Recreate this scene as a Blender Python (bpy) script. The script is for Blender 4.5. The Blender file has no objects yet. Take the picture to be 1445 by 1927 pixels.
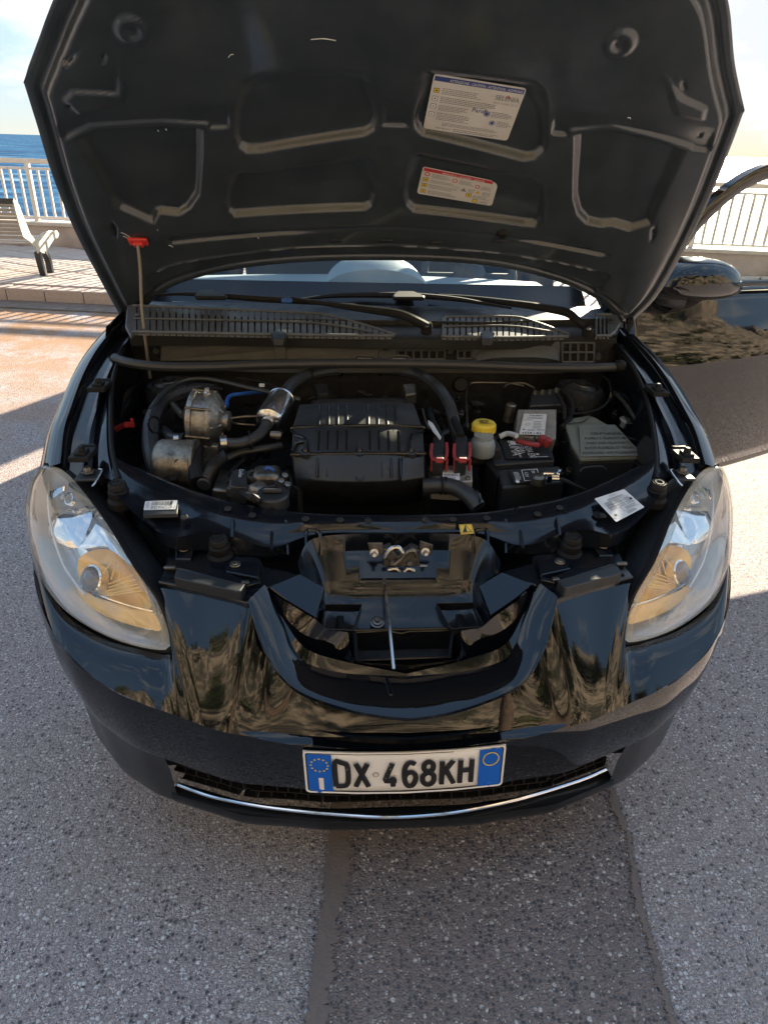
import bpy, bmesh, math, random
import numpy as np
from mathutils import Vector, Matrix

random.seed(7)
rng = np.random.default_rng(7)
SC = bpy.context.scene
COL = SC.collection
rad = math.radians

# ------------------------------------------------------------------ camera
# the car stands at the origin: x to the car's left, y towards its tail, z up
CAM = np.array([-0.1195, -0.8765, 1.3972])
YAW, PITCH, ROLL, FPX, W0, H0 = 0.075013, 0.489763, 0.031785, 1292.4, 1445.0, 1927.0
def cam_axes():
    cy, sy, cp, sp = math.cos(YAW), math.sin(YAW), math.cos(PITCH), math.sin(PITCH)
    f = np.array([sy*cp, cy*cp, -sp]); r = np.array([cy, -sy, 0.0]); u = np.cross(r, f)
    cr, sr = math.cos(ROLL), math.sin(ROLL)
    return cr*r + sr*u, -sr*r + cr*u, f
CR, CU, CF = cam_axes()
cd = bpy.data.cameras.new('camera'); cam = bpy.data.objects.new('camera', cd); COL.objects.link(cam)
cam.matrix_world = Matrix(((CR[0], CU[0], -CF[0], CAM[0]), (CR[1], CU[1], -CF[1], CAM[1]), (CR[2], CU[2], -CF[2], CAM[2]), (0, 0, 0, 1)))
cd.sensor_fit = 'VERTICAL'; cd.sensor_height = 36.0; cd.sensor_width = 36.0
cd.lens = FPX/H0*36.0; cd.clip_start = 0.02; cd.clip_end = 20000
SC.camera = cam

# ------------------------------------------------------------------ light
SUN_AZ, SUN_EL = rad(27.3), rad(14.7)          # clockwise from +Y
wd = bpy.data.worlds.new('World'); SC.world = wd; wd.use_nodes = True
nt = wd.node_tree; nt.nodes.clear()
out = nt.nodes.new('ShaderNodeOutputWorld'); bg = nt.nodes.new('ShaderNodeBackground')
sky = nt.nodes.new('ShaderNodeTexSky'); sky.sky_type = 'NISHITA'; sky.sun_disc = False
sky.sun_elevation = SUN_EL; sky.sun_rotation = SUN_AZ; sky.altitude = 0; sky.air_density = 0.6; sky.dust_density = 0.2; sky.ozone_density = 2.2
bg.inputs['Strength'].default_value = 0.15
tc = nt.nodes.new('ShaderNodeTexCoord'); mp = nt.nodes.new('ShaderNodeMapping'); mp.inputs['Scale'].default_value = (1, 1, 2.6); mp.inputs['Location'].default_value = (.35, .1, .2)
nz = nt.nodes.new('ShaderNodeTexNoise'); nz.inputs['Scale'].default_value = 4.2; nz.inputs['Detail'].default_value = 7; nz.inputs['Roughness'].default_value = 0.58
cr = nt.nodes.new('ShaderNodeValToRGB'); cr.color_ramp.elements[0].position = 0.52; cr.color_ramp.elements[1].position = 0.66
mu = nt.nodes.new('ShaderNodeMath'); mu.operation = 'MULTIPLY'; mu.inputs[1].default_value = 0.75
mx = nt.nodes.new('ShaderNodeMix'); mx.data_type = 'RGBA'; mx.inputs['B'].default_value = (.66, .68, .70, 1)
nt.links.new(tc.outputs['Generated'], mp.inputs['Vector']); nt.links.new(mp.outputs['Vector'], nz.inputs['Vector'])
nt.links.new(nz.outputs['Fac'], cr.inputs['Fac']); nt.links.new(cr.outputs['Color'], mu.inputs[0])
# soft shoulder on the whole sky: c / (1 + c + luminance)
v1 = nt.nodes.new('ShaderNodeVectorMath'); v1.operation = 'MULTIPLY_ADD'; v1.inputs[1].default_value = (1.0,)*3
v0 = nt.nodes.new('ShaderNodeVectorMath'); v0.operation = 'MULTIPLY_ADD'; v0.inputs[1].default_value = (1.0,)*3; v0.inputs[2].default_value = (1, 1, 1); nt.links.new(sky.outputs['Color'], v0.inputs[0]); nt.links.new(v0.outputs[0], v1.inputs[2])
v2 = nt.nodes.new('ShaderNodeVectorMath'); v2.operation = 'DIVIDE'
bw_ = nt.nodes.new('ShaderNodeRGBToBW'); nt.links.new(sky.outputs['Color'], bw_.inputs[0]); nt.links.new(bw_.outputs[0], v1.inputs[0]); nt.links.new(sky.outputs['Color'], v2.inputs[0]); nt.links.new(v1.outputs[0], v2.inputs[1])
nt.links.new(mu.outputs[0], mx.inputs['Factor']); nt.links.new(v2.outputs[0], mx.inputs['A'])
nt.links.new(mx.outputs['Result'], bg.inputs['Color']); nt.links.new(bg.outputs['Background'], out.inputs['Surface'])
sl = bpy.data.lights.new('sun', 'SUN'); sl.energy = 2.0; sl.angle = rad(0.5); sl.color = (1.0, 0.82, 0.62)
so = bpy.data.objects.new('sun', sl); COL.objects.link(so)
SUNV = Vector((math.sin(SUN_AZ)*math.cos(SUN_EL), math.cos(SUN_AZ)*math.cos(SUN_EL), math.sin(SUN_EL)))
so.rotation_euler = SUNV.to_track_quat('Z', 'Y').to_euler(); so.location = (8, 16, 9)
vs = SC.view_settings
SC.display_settings.display_device = 'sRGB'
vs.view_transform = 'Standard'; vs.look = 'None'; vs.gamma = 1; vs.use_curve_mapping = False; vs.exposure = 3.75

# ------------------------------------------------------------------ helpers
def U(px, py, x=None, y=None, z=None):
    d = (px-W0/2)*CR - (py-H0/2)*CU + FPX*CF
    t = (x-CAM[0])/d[0] if x is not None else (y-CAM[1])/d[1] if y is not None else (z-CAM[2])/d[2]
    return CAM + t*d
def Upl(px, py, o, n):
    d = (px-W0/2)*CR - (py-H0/2)*CU + FPX*CF
    return CAM + d*(np.dot(np.asarray(o)-CAM, n)/np.dot(d, n))
def pz(pts): return [U(a, b, z=c) for a, b, c in pts]
def mir(pts): return [np.array([-p[0], p[1], p[2]]) for p in pts]
def resample(P, n, smooth=True):
    P = np.array(P, float)
    if smooth and len(P) > 2:
        Q = np.vstack([2*P[0]-P[1], P, 2*P[-1]-P[-2]]); o = []
        for i in range(1, len(Q)-2):
            a, b, c, d = Q[i-1], Q[i], Q[i+1], Q[i+2]
            for t in np.linspace(0, 1, 14, endpoint=False):
                o.append(0.5*((2*b)+(-a+c)*t+(2*a-5*b+4*c-d)*t*t+(-a+3*b-3*c+d)*t**3))
        o.append(P[-1]); P = np.array(o)
    L = np.concatenate([[0], np.cumsum(np.linalg.norm(np.diff(P, axis=0), axis=1))])
    s = np.linspace(0, L[-1], n)
    return np.stack([np.interp(s, L, P[:, k]) for k in range(P.shape[1])], 1)
def spline_keys(P, n):
    """Catmull-Rom with n steps between each pair of keys (keeps keys aligned between rows)"""
    P = np.array(P, float); Q = np.vstack([2*P[0]-P[1], P, 2*P[-1]-P[-2]]); o = []
    for i in range(1, len(Q)-2):
        a, b, c, d = Q[i-1], Q[i], Q[i+1], Q[i+2]
        for t in np.linspace(0, 1, n, endpoint=False):
            o.append(0.5*((2*b)+(-a+c)*t+(2*a-5*b+4*c-d)*t*t+(-a+3*b-3*c+d)*t**3))
    o.append(P[-1]); return np.array(o)

class MB:
    def __init__(s): s.v = []; s.f = []; s.m = []
    def add(s, V, F, m=0):
        o = len(s.v); s.v.extend([tuple(float(c) for c in p) for p in V])
        for q in F: s.f.append(tuple(o+i for i in q)); s.m.append(m)
        return s
    def box(s, c, d, R=None, m=0):
        c = np.array(c, float); V = []
        for i in (-.5, .5):
            for j in (-.5, .5):
                for k in (-.5, .5):
                    p = np.array([i*d[0], j*d[1], k*d[2]])
                    if R is not None: p = np.asarray(R) @ p
                    V.append(c+p)
        return s.add(V, [(0, 1, 3, 2), (4, 6, 7, 5), (0, 4, 5, 1), (2, 3, 7, 6), (0, 2, 6, 4), (1, 5, 7, 3)], m)
    def grid(s, rows, m=0, close_u=False, flip=False):
        n = len(rows[0]); V = [p for r in rows for p in r]; F = []
        for i in range(len(rows)-1):
            for j in range(n if close_u else n-1):
                k = (j+1) % n; q = (i*n+j, i*n+k, (i+1)*n+k, (i+1)*n+j)
                F.append(q[::-1] if flip else q)
        return s.add(V, F, m)
    def tube(s, path, r, n=8, m=0, smooth=True, k=None, cap=True):
        P = np.array(path, float)
        if smooth and len(P) > 2: P = resample(P, k or max(10, len(P)*6))
        N = len(P); rr = np.full(N, r) if np.isscalar(r) else np.interp(np.linspace(0, 1, N), np.linspace(0, 1, len(r)), r)
        T = np.gradient(P, axis=0); T /= np.linalg.norm(T, axis=1)[:, None]+1e-12
        a = np.array([0, 0, 1.0]) if abs(T[0][2]) < .9 else np.array([1.0, 0, 0])
        rows = []; u = np.cross(T[0], a); u /= np.linalg.norm(u)
        for i in range(N):
            u = u - T[i]*np.dot(u, T[i]); u /= np.linalg.norm(u)+1e-12; w = np.cross(T[i], u)
            rows.append([P[i]+rr[i]*(math.cos(2*math.pi*j/n)*u+math.sin(2*math.pi*j/n)*w) for j in range(n)])
        o = len(s.v); s.grid(rows, m, close_u=True)
        if cap:
            s.f.append(tuple(o+j for j in range(n))[::-1]); s.m.append(m)
            s.f.append(tuple(o+(N-1)*n+j for j in range(n))); s.m.append(m)
        return s
    def lathe(s, prof, o, axis, n=24, m=0):
        o = np.array(o, float); ax = np.array(axis, float); ax /= np.linalg.norm(ax)
        a = np.array([0, 0, 1.0]) if abs(ax[2]) < .9 else np.array([1.0, 0, 0])
        u = np.cross(ax, a); u /= np.linalg.norm(u); w = np.cross(ax, u)
        rows = [[o+h*ax+max(r, 1e-5)*(math.cos(2*math.pi*j/n)*u+math.sin(2*math.pi*j/n)*w) for j in range(n)] for r, h in prof]
        return s.grid(rows, m, close_u=True)
    def prism(s, top, vec, m=0):
        T = [np.array(p, float) for p in top]; v = np.array(vec, float); n = len(T)
        F = [tuple(range(n)), tuple(range(2*n-1, n-1, -1))]+[(i, n+i, n+(i+1) % n, (i+1) % n) for i in range(n)]
        return s.add(T+[p+v for p in T], F, m)
    def poly(s, P, m=0): return s.add(P, [tuple(range(len(P)))], m)
    def build(s, name, mats, parent=None, smooth=35, bevel=0, bseg=2, sub=0, solid=0, weld=True, kind=None, off=-1):
        me = bpy.data.meshes.new(name); me.from_pydata(s.v, [], s.f)
        mats = mats if isinstance(mats, (list, tuple)) else [mats]
        for m in mats: me.materials.append(m)
        if len(mats) > 1: me.polygons.foreach_set('material_index', s.m)
        bm = bmesh.new(); bm.from_mesh(me)
        if weld: bmesh.ops.remove_doubles(bm, verts=bm.verts, dist=1e-5)
        bmesh.ops.recalc_face_normals(bm, faces=bm.faces)
        bm.to_mesh(me); bm.free()
        if smooth:
            me.polygons.foreach_set('use_smooth', [True]*len(me.polygons)); me.set_sharp_from_angle(angle=rad(smooth))
        o = bpy.data.objects.new(name, me); COL.objects.link(o)
        if parent: o.parent = parent
        if sub: q = o.modifiers.new('sub', 'SUBSURF'); q.levels = q.render_levels = sub
        if solid: q = o.modifiers.new('solid', 'SOLIDIFY'); q.thickness = solid; q.offset = off
        if bevel:
            q = o.modifiers.new('bevel', 'BEVEL'); q.width = bevel; q.segments = bseg; q.limit_method = 'ANGLE'; q.angle_limit = rad(35); q.use_clamp_overlap = True
        if kind: o['kind'] = kind
        return o

def tag(o, label, cat, group=None):
    o['label'] = label; o['category'] = cat
    if group: o['group'] = group
    return o
def empty(name, loc, label, cat, group=None, rz=0):
    o = bpy.data.objects.new(name, None); COL.objects.link(o); o.location = loc; o.rotation_euler = (0, 0, rz); o.empty_display_size = .1
    return tag(o, label, cat, group)
def copy_tree(o, parent=None):
    c = o.copy(); COL.objects.link(c)
    if parent: c.parent = parent
    for ch in list(o.children): copy_tree(ch, c)
    return c

# ------------------------------------------------------------------ materials
def mat(name, col, rough=.5, metal=0., coat=0., bump=None, var=None, spec=None, coat_rough=.03, trans=0., ior=None, emit=None, rvar=None):
    m = bpy.data.materials.new(name); m.use_nodes = True; t = m.node_tree; b = t.nodes['Principled BSDF']
    b.inputs['Base Color'].default_value = (*col, 1); b.inputs['Roughness'].default_value = rough; b.inputs['Metallic'].default_value = metal
    b.inputs['Coat Weight'].default_value = coat; b.inputs['Coat Roughness'].default_value = coat_rough
    if spec is not None: b.inputs['Specular IOR Level'].default_value = spec
    if ior: b.inputs['IOR'].default_value = ior
    b.inputs['Transmission Weight'].default_value = trans
    geo = t.nodes.new('ShaderNodeNewGeometry')
    if var:                                     # (scale, second colour, lo, hi)
        n = t.nodes.new('ShaderNodeTexNoise'); n.inputs['Scale'].default_value = var[0]; n.inputs['Detail'].default_value = 6; n.inputs['Roughness'].default_value = .65
        r = t.nodes.new('ShaderNodeValToRGB'); r.color_ramp.elements[0].position = var[2]; r.color_ramp.elements[1].position = var[3]
        r.color_ramp.elements[0].color = (*col, 1); r.color_ramp.elements[1].color = (*var[1], 1)
        t.links.new(geo.outputs['Position'], n.inputs['Vector']); t.links.new(n.outputs['Fac'], r.inputs['Fac']); t.links.new(r.outputs['Color'], b.inputs['Base Color'])
    if rvar:                                    # (scale, rough lo, rough hi)
        n = t.nodes.new('ShaderNodeTexNoise'); n.inputs['Scale'].default_value = rvar[0]; n.inputs['Detail'].default_value = 5
        r = t.nodes.new('ShaderNodeMapRange'); r.inputs['From Min'].default_value = .35; r.inputs['From Max'].default_value = .65; r.inputs['To Min'].default_value = rvar[1]; r.inputs['To Max'].default_value = rvar[2]
        t.links.new(geo.outputs['Position'], n.inputs['Vector']); t.links.new(n.outputs['Fac'], r.inputs['Value']); t.links.new(r.outputs['Result'], b.inputs['Roughness'])
    if bump:                                    # (scale, strength, distance)
        n = t.nodes.new('ShaderNodeTexNoise'); n.inputs['Scale'].default_value = bump[0]; n.inputs['Detail'].default_value = 4
        k = t.nodes.new('ShaderNodeBump'); k.inputs['Strength'].default_value = bump[1]; k.inputs['Distance'].default_value = bump[2]
        t.links.new(geo.outputs['Position'], n.inputs['Vector']); t.links.new(n.outputs['Fac'], k.inputs['Height']); t.links.new(k.outputs['Normal'], b.inputs['Normal'])
        if coat: t.links.new(k.outputs['Normal'], b.inputs['Coat Normal'])
    if emit: b.inputs['Emission Color'].default_value = (*emit[0], 1); b.inputs['Emission Strength'].default_value = emit[1]
    return m
def glass(name, tint, refl_boost=0.0, rough=0.0, haze=0.0):
    m = bpy.data.materials.new(name); m.use_nodes = True; t = m.node_tree; t.nodes.clear()
    o = t.nodes.new('ShaderNodeOutputMaterial'); tr = t.nodes.new('ShaderNodeBsdfTransparent'); tr.inputs['Color'].default_value = (*tint, 1)
    g = t.nodes.new('ShaderNodeBsdfGlossy'); g.inputs['Roughness'].default_value = rough; lw = t.nodes.new('ShaderNodeLayerWeight'); lw.inputs['Blend'].default_value = .5; pw = t.nodes.new('ShaderNodeMath'); pw.operation = 'POWER'; pw.inputs[1].default_value = 5; fr = t.nodes.new('ShaderNodeMath'); fr.operation = 'MULTIPLY_ADD'; fr.inputs[1].default_value = .92; fr.inputs[2].default_value = .05; t.links.new(lw.outputs['Facing'], pw.inputs[0]); t.links.new(pw.outputs[0], fr.inputs[0])
    a = t.nodes.new('ShaderNodeMath'); a.operation = 'ADD'; a.inputs[1].default_value = refl_boost; a.use_clamp = True
    mx = t.nodes.new('ShaderNodeMixShader')
    t.links.new(fr.outputs[0], a.inputs[0]); t.links.new(a.outputs[0], mx.inputs['Fac']); t.links.new(tr.outputs[0], mx.inputs[1]); t.links.new(g.outputs[0], mx.inputs[2])
    last = mx
    if haze:
        d = t.nodes.new('ShaderNodeBsdfDiffuse'); d.inputs['Color'].default_value = (.75, .74, .7, 1); m2 = t.nodes.new('ShaderNodeMixShader'); m2.inputs['Fac'].default_value = haze
        t.links.new(mx.outputs[0], m2.inputs[1]); t.links.new(d.outputs[0], m2.inputs[2]); last = m2
    t.links.new(last.outputs[0], o.inputs['Surface']); return m

M = {}
M['paint'] = mat('black_car_paint', (.003, .0035, .005), .03, bump=(26, .055, .0022), spec=.7, var=(420, (.035, .035, .033), .70, .73), rvar=(9, .018, .06))
M['paint_in'] = mat('black_inner_paint', (.006, .008, .012), .09, spec=.6, bump=(40, .14, .003), rvar=(20, .06, .22))
M['hood_in'] = mat('flare_lifted_dusty_hood', (.028, .037, .045), .28, coat=.8, coat_rough=.08, var=(9, (.050, .061, .070), .35, .75), bump=(90, .08, .002))  # dusty black paint, base lifted further to carry the lens-flare veil
M['plastic'] = mat('black_plastic', (.024, .027, .031), .42, bump=(220, .15, .001), rvar=(25, .35, .55))
M['plastic_gl'] = mat('gloss_black_plastic', (.010, .011, .013), .22, bump=(80, .08, .001))
M['cowl'] = mat('faded_cowl_plastic', (.085, .097, .112), .5, var=(18, (.115, .128, .145), .35, .7), bump=(260, .2, .001))
M['bulk'] = mat('dusty_bulkhead_plastic', (.115, .118, .12), .5, var=(16, (.155, .155, .15), .35, .75), bump=(120, .2, .001))
M['rubber'] = mat('black_rubber', (.014, .014, .015), .6, spec=.2, bump=(150, .2, .001))
M['hose'] = mat('rubber_hose', (.034, .038, .044), .42, var=(30, (.045, .045, .045), .5, .8), bump=(120, .2, .001))
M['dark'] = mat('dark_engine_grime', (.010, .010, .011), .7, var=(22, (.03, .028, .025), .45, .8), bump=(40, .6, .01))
M['alu'] = mat('cast_aluminium', (.33, .32, .30), .42, metal=.85, var=(60, (.16, .14, .12), .42, .72), bump=(90, .5, .003))
M['steel'] = mat('steel', (.55, .55, .55), .25, metal=1, rvar=(30, .18, .4))
M['silver'] = mat('polished_silver_can', (.75, .76, .78), .2, metal=1)
M['chrome'] = mat('chrome', (.85, .85, .86), .06, metal=1)
M['canister'] = mat('weathered_metal_canister', (.30, .27, .22), .4, metal=.8, var=(40, (.10, .09, .08), .4, .65), bump=(60, .3, .003))
M['zinc'] = mat('zinc_bracket', (.20, .19, .17), .35, metal=.8, var=(40, (.08, .07, .06), .4, .7))
M['red'] = mat('red_plastic', (.62, .045, .04), .4)
M['red_dull'] = mat('dull_red_plastic', (.30, .035, .04), .5)
M['yellow'] = mat('yellow_cap_plastic', (.78, .58, .05), .4)
M['blue_hose'] = mat('blue_hose', (.02, .10, .38), .4)
M['reservoir'] = mat('translucent_reservoir', (.25, .28, .29), .4)
M['white'] = mat('white_paper_label', (.72, .73, .74), .5, var=(50, (.6, .6, .6), .45, .75))
M['cream'] = mat('aged_paper_label', (.62, .61, .57), .55, var=(9, (.52, .50, .44), .4, .7))
M['stain'] = mat('yellow_stained_paper', (.60, .50, .34), .55)
M['ink'] = mat('black_ink', (.015, .015, .018), .6)
M['ink_grey'] = mat('grey_ink', (.20, .20, .21), .6)
M['ink_blue'] = mat('blue_ink', (.04, .07, .22), .5)
M['ink_red'] = mat('red_ink', (.50, .04, .05), .5)
M['ink_yellow'] = mat('yellow_ink', (.70, .50, .06), .5)
M['ink_white'] = mat('white_ink', (.75, .75, .75), .5)
M['grey_label'] = mat('pale_grey_plate', (.36, .35, .33), .4, metal=.3, var=(50, (.26, .25, .24), .4, .7))
M['fusebox'] = mat('grey_green_lid_plastic', (.17, .19, .165), .38, var=(10, (.23, .24, .205), .4, .7), bump=(200, .1, .001))
M['plate_white'] = mat('plate_white', (.80, .81, .82), .35, var=(70, (.62, .61, .60), .62, .74))
M['plate_blue'] = mat('plate_blue', (.006, .12, .60), .35)
M['lens'] = glass('headlight_lens', (.98, .98, .97), .04, .0, .09)
M['lens_haze'] = glass('yellowed_lens_edge', (.95, .93, .86), .0, .05, .22)
M['reflector'] = mat('headlight_reflector', (.86, .87, .88), .07, metal=1)
M['housing'] = mat('headlight_housing', (.72, .76, .80), .25, metal=.1)
M['amber'] = mat('amber_painted_reflection', (1.0, .64, .20), .2, metal=.2)  # amber stands in for sunlit ground mirrored in the lamp bowl
M['amber_soft'] = mat('amber_soft_painted_reflection', (1.0, .62, .22), .35, metal=0.)  # orange put in for the sunlit ground reflected by the lower trim
M['lamp_red'] = mat('red_side_reflector', (.60, .03, .04), .15, coat=.5)
M['bulb'] = glass('bulb_glass', (.9, .93, .96), .15)
M['windscreen'] = glass('windscreen_glass', (.80, .88, .86), .02)
M['sideglass'] = glass('side_window_glass', (.86, .93, .90), .0)
M['dash'] = mat('blue_grey_dashboard', (.30, .37, .45), .45, bump=(300, .2, .001))
M['interior'] = mat('dark_interior_trim', (.022, .028, .038), .6)
M['beige'] = mat('cream_pillar_trim', (.50, .46, .33), .6)
M['tyre'] = mat('tyre_rubber', (.018, .018, .018), .8)
M['rim'] = mat('alloy_rim', (.5, .5, .5), .35, metal=.9)

CAR = empty('hatchback_car', (0, 0, 0), 'black hatchback car parked on the asphalt with its bonnet propped open', 'car')

# ------------------------------------------------------------------ ground materials
def asphalt(name, mortar, mid, darkc, pale, s1=85, s2=210, pdark=.16, ppale=.84, bumpd=.004, stain=(.16, .12, .09)):
    m = bpy.data.materials.new(name); m.use_nodes = True; t = m.node_tree; b = t.nodes['Principled BSDF']; L = t.links.new; N = t.nodes.new
    b.inputs['Roughness'].default_value = .82; b.inputs['Specular IOR Level'].default_value = .165
    geo = N('ShaderNodeNewGeometry')
    wn = N('ShaderNodeTexNoise'); wn.inputs['Scale'].default_value = 60; wn.inputs['Detail'].default_value = 2
    wa = N('ShaderNodeVectorMath'); wa.operation = 'MULTIPLY_ADD'; wa.inputs[1].default_value = (.006, .006, .006)
    L(geo.outputs['Position'], wn.inputs['Vector']); L(wn.outputs['Color'], wa.inputs[0]); L(geo.outputs['Position'], wa.inputs[2])
    def layer(scale, lo, hi):
        v = N('ShaderNodeTexVoronoi'); v.voronoi_dimensions = '2D'; v.inputs['Scale'].default_value = scale
        L(wa.outputs[0], v.inputs['Vector'])
        sp = N('ShaderNodeSeparateColor'); L(v.outputs['Color'], sp.inputs[0])
        r = N('ShaderNodeValToRGB'); e = r.color_ramp.elements
        e[0].position = 0; e[0].color = (*darkc, 1); e[1].position = lo; e[1].color = (*darkc, 1)
        a = e.new(lo+.05); a.color = (*[c*.8 for c in mid], 1); a = e.new(hi-.05); a.color = (*[c*1.2 for c in mid], 1); a = e.new(hi+.02); a.color = (*[c*.75 for c in pale], 1); a = e.new(1); a.color = (*pale, 1)
        L(sp.outputs[0], r.inputs['Fac'])
        d = N('ShaderNodeMapRange'); d.inputs['From Min'].default_value = .30; d.inputs['From Max'].default_value = .52; L(v.outputs['Distance'], d.inputs['Value'])
        mx = N('ShaderNodeMix'); mx.data_type = 'RGBA'; mx.inputs['B'].default_value = (*mortar, 1)
        L(d.outputs[0], mx.inputs['Factor']); L(r.outputs['Color'], mx.inputs['A'])
        return v, sp, mx
    v1, s1n, m1 = layer(s1, pdark, ppale); v2, s2n, m2 = layer(s2, pdark*.8, ppale-.06)
    sel = N('ShaderNodeMapRange'); sel.inputs['From Min'].default_value = .50; sel.inputs['From Max'].default_value = .56; L(s1n.outputs[1], sel.inputs['Value'])
    mm = N('ShaderNodeMix'); mm.data_type = 'RGBA'; L(sel.outputs[0], mm.inputs['Factor']); L(m1.outputs['Result'], mm.inputs['A']); L(m2.outputs['Result'], mm.inputs['B'])
    big = N('ShaderNodeTexNoise'); big.inputs['Scale'].default_value = 1.7; big.inputs['Detail'].default_value = 7; big.inputs['Roughness'].default_value = .65; L(geo.outputs['Position'], big.inputs['Vector'])
    br = N('ShaderNodeMapRange'); br.inputs['From Min'].default_value = .42; br.inputs['From Max'].default_value = .75; br.inputs['To Max'].default_value = .55; L(big.outputs['Fac'], br.inputs['Value'])
    ms = N('ShaderNodeMix'); ms.data_type = 'RGBA'; ms.inputs['B'].default_value = (*stain, 1); L(br.outputs[0], ms.inputs['Factor']); L(mm.outputs['Result'], ms.inputs['A'])
    # sand blown towards the promenade, its orange deepened to carry warm sunlight
    sx = N('ShaderNodeSeparateXYZ'); L(geo.outputs['Position'], sx.inputs[0])
    sr = N('ShaderNodeMapRange'); sr.inputs['From Min'].default_value = 1.6; sr.inputs['From Max'].default_value = 4.6; sr.inputs['To Max'].default_value = .85; L(sx.outputs['Y'], sr.inputs['Value'])
    sn = N('ShaderNodeTexNoise'); sn.inputs['Scale'].default_value = 3.2; sn.inputs['Detail'].default_value = 8; sn.inputs['Roughness'].default_value = .7; L(geo.outputs['Position'], sn.inputs['Vector'])
    sm = N('ShaderNodeMapRange'); sm.inputs['From Min'].default_value = .38; sm.inputs['From Max'].default_value = .55; L(sn.outputs['Fac'], sm.inputs['Value'])
    sp_ = N('ShaderNodeMath'); sp_.operation = 'MULTIPLY'; L(sr.outputs[0], sp_.inputs[0]); L(sm.outputs[0], sp_.inputs[1])
    mz = N('ShaderNodeMix'); mz.data_type = 'RGBA'; mz.inputs['B'].default_value = (.36, .215, .115, 1); L(sp_.outputs[0], mz.inputs['Factor']); L(ms.outputs['Result'], mz.inputs['A'])
    L(mz.outputs['Result'], b.inputs['Base Color'])
    h = N('ShaderNodeMath'); h.operation = 'ADD'; L(v1.outputs['Distance'], h.inputs[0]); L(v2.outputs['Distance'], h.inputs[1])
    k = N('ShaderNodeBump'); k.invert = True; k.inputs['Strength'].default_value = .8; k.inputs['Distance'].default_value = bumpd
    L(h.outputs[0], k.inputs['Height']); L(k.outputs['Normal'], b.inputs['Normal'])
    return m
M['asphalt'] = asphalt('worn_asphalt', (.33, .295, .30), (.46, .42, .425), (.095, .098, .11), (.86, .86, .86), s1=118, s2=280, pdark=.15, ppale=.80, stain=(.38, .335, .29))
M['patch'] = asphalt('dark_asphalt_patch', (.255, .217, .21), (.27, .235, .228), (.088, .092, .108), (.82, .79, .75), s1=104, s2=225, pdark=.34, ppale=.94, stain=(.20, .16, .135))
M['seam'] = mat('earthy_seam', (.185, .155, .142), .8, var=(40, (.23, .18, .15), .4, .7), bump=(150, .5, .004))
M['gutter'] = mat('gutter_concrete', (.16, .125, .105), .85, var=(12, (.24, .19, .15), .4, .7), bump=(90, .6, .006))
M['kerb'] = mat('pink_granite_kerb', (.47, .385, .34), .75, var=(60, (.36, .29, .25), .4, .7), bump=(120, .5, .003))
M['paver'] = mat('sandstone_paver', (.50, .43, .37), .8, var=(7, (.42, .36, .31), .35, .7), bump=(140, .4, .003))
M['paver_b'] = mat('pinkish_paver', (.47, .39, .345), .8, var=(9, (.52, .44, .38), .35, .7), bump=(140, .4, .003))
M['joint'] = mat('dark_paving_joint', (.10, .08, .065), .9, bump=(80, .5, .005))
M['parapet'] = mat('weathered_render', (.46, .40, .37), .8, var=(5, (.34, .29, .27), .4, .7), bump=(70, .5, .004))
M['coping'] = mat('lit_top_coping', (.58, .53, .47), .7, var=(8, (.45, .40, .35), .4, .75), bump=(90, .4, .003))  # paler than the render, to stand in for the sunlit top edge
M['railing'] = mat('white_painted_iron', (.66, .64, .60), .4, var=(20, (.55, .50, .44), .5, .8), bump=(100, .2, .001))
M['galv'] = mat('worn_cream_bench_metal', (.52, .52, .44), .45, metal=.25, var=(30, (.36, .37, .32), .45, .72), bump=(60, .4, .002))
M['slat'] = mat('grey_metal_slat', (.30, .30, .30), .45, metal=.4)
M['darkmetal'] = mat('dark_bench_metal', (.045, .05, .055), .4, metal=.4)
M['rock'] = mat('dark_wet_rock', (.055, .05, .048), .6, var=(1.2, (.12, .10, .09), .4, .7), bump=(3, .8, .3))
M['earth'] = mat('dry_ochre_earth', (.055, .052, .040), .9, var=(.7, (.32, .265, .19), .45, .60), bump=(2, .8, .4))
M['leaf'] = mat('shrub_leaf', (.055, .075, .022), .55, var=(1.5, (.10, .11, .03), .35, .7))
M['leaf_d'] = mat('dark_green_leaf', (.035, .058, .022), .55, var=(2, (.07, .085, .03), .35, .7))
M['frond'] = mat('palm_frond', (.045, .075, .025), .5, var=(3, (.10, .11, .04), .4, .7))
M['bark'] = mat('palm_bark', (.17, .12, .08), .85, var=(8, (.09, .065, .045), .4, .65), bump=(12, .9, .03))

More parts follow.
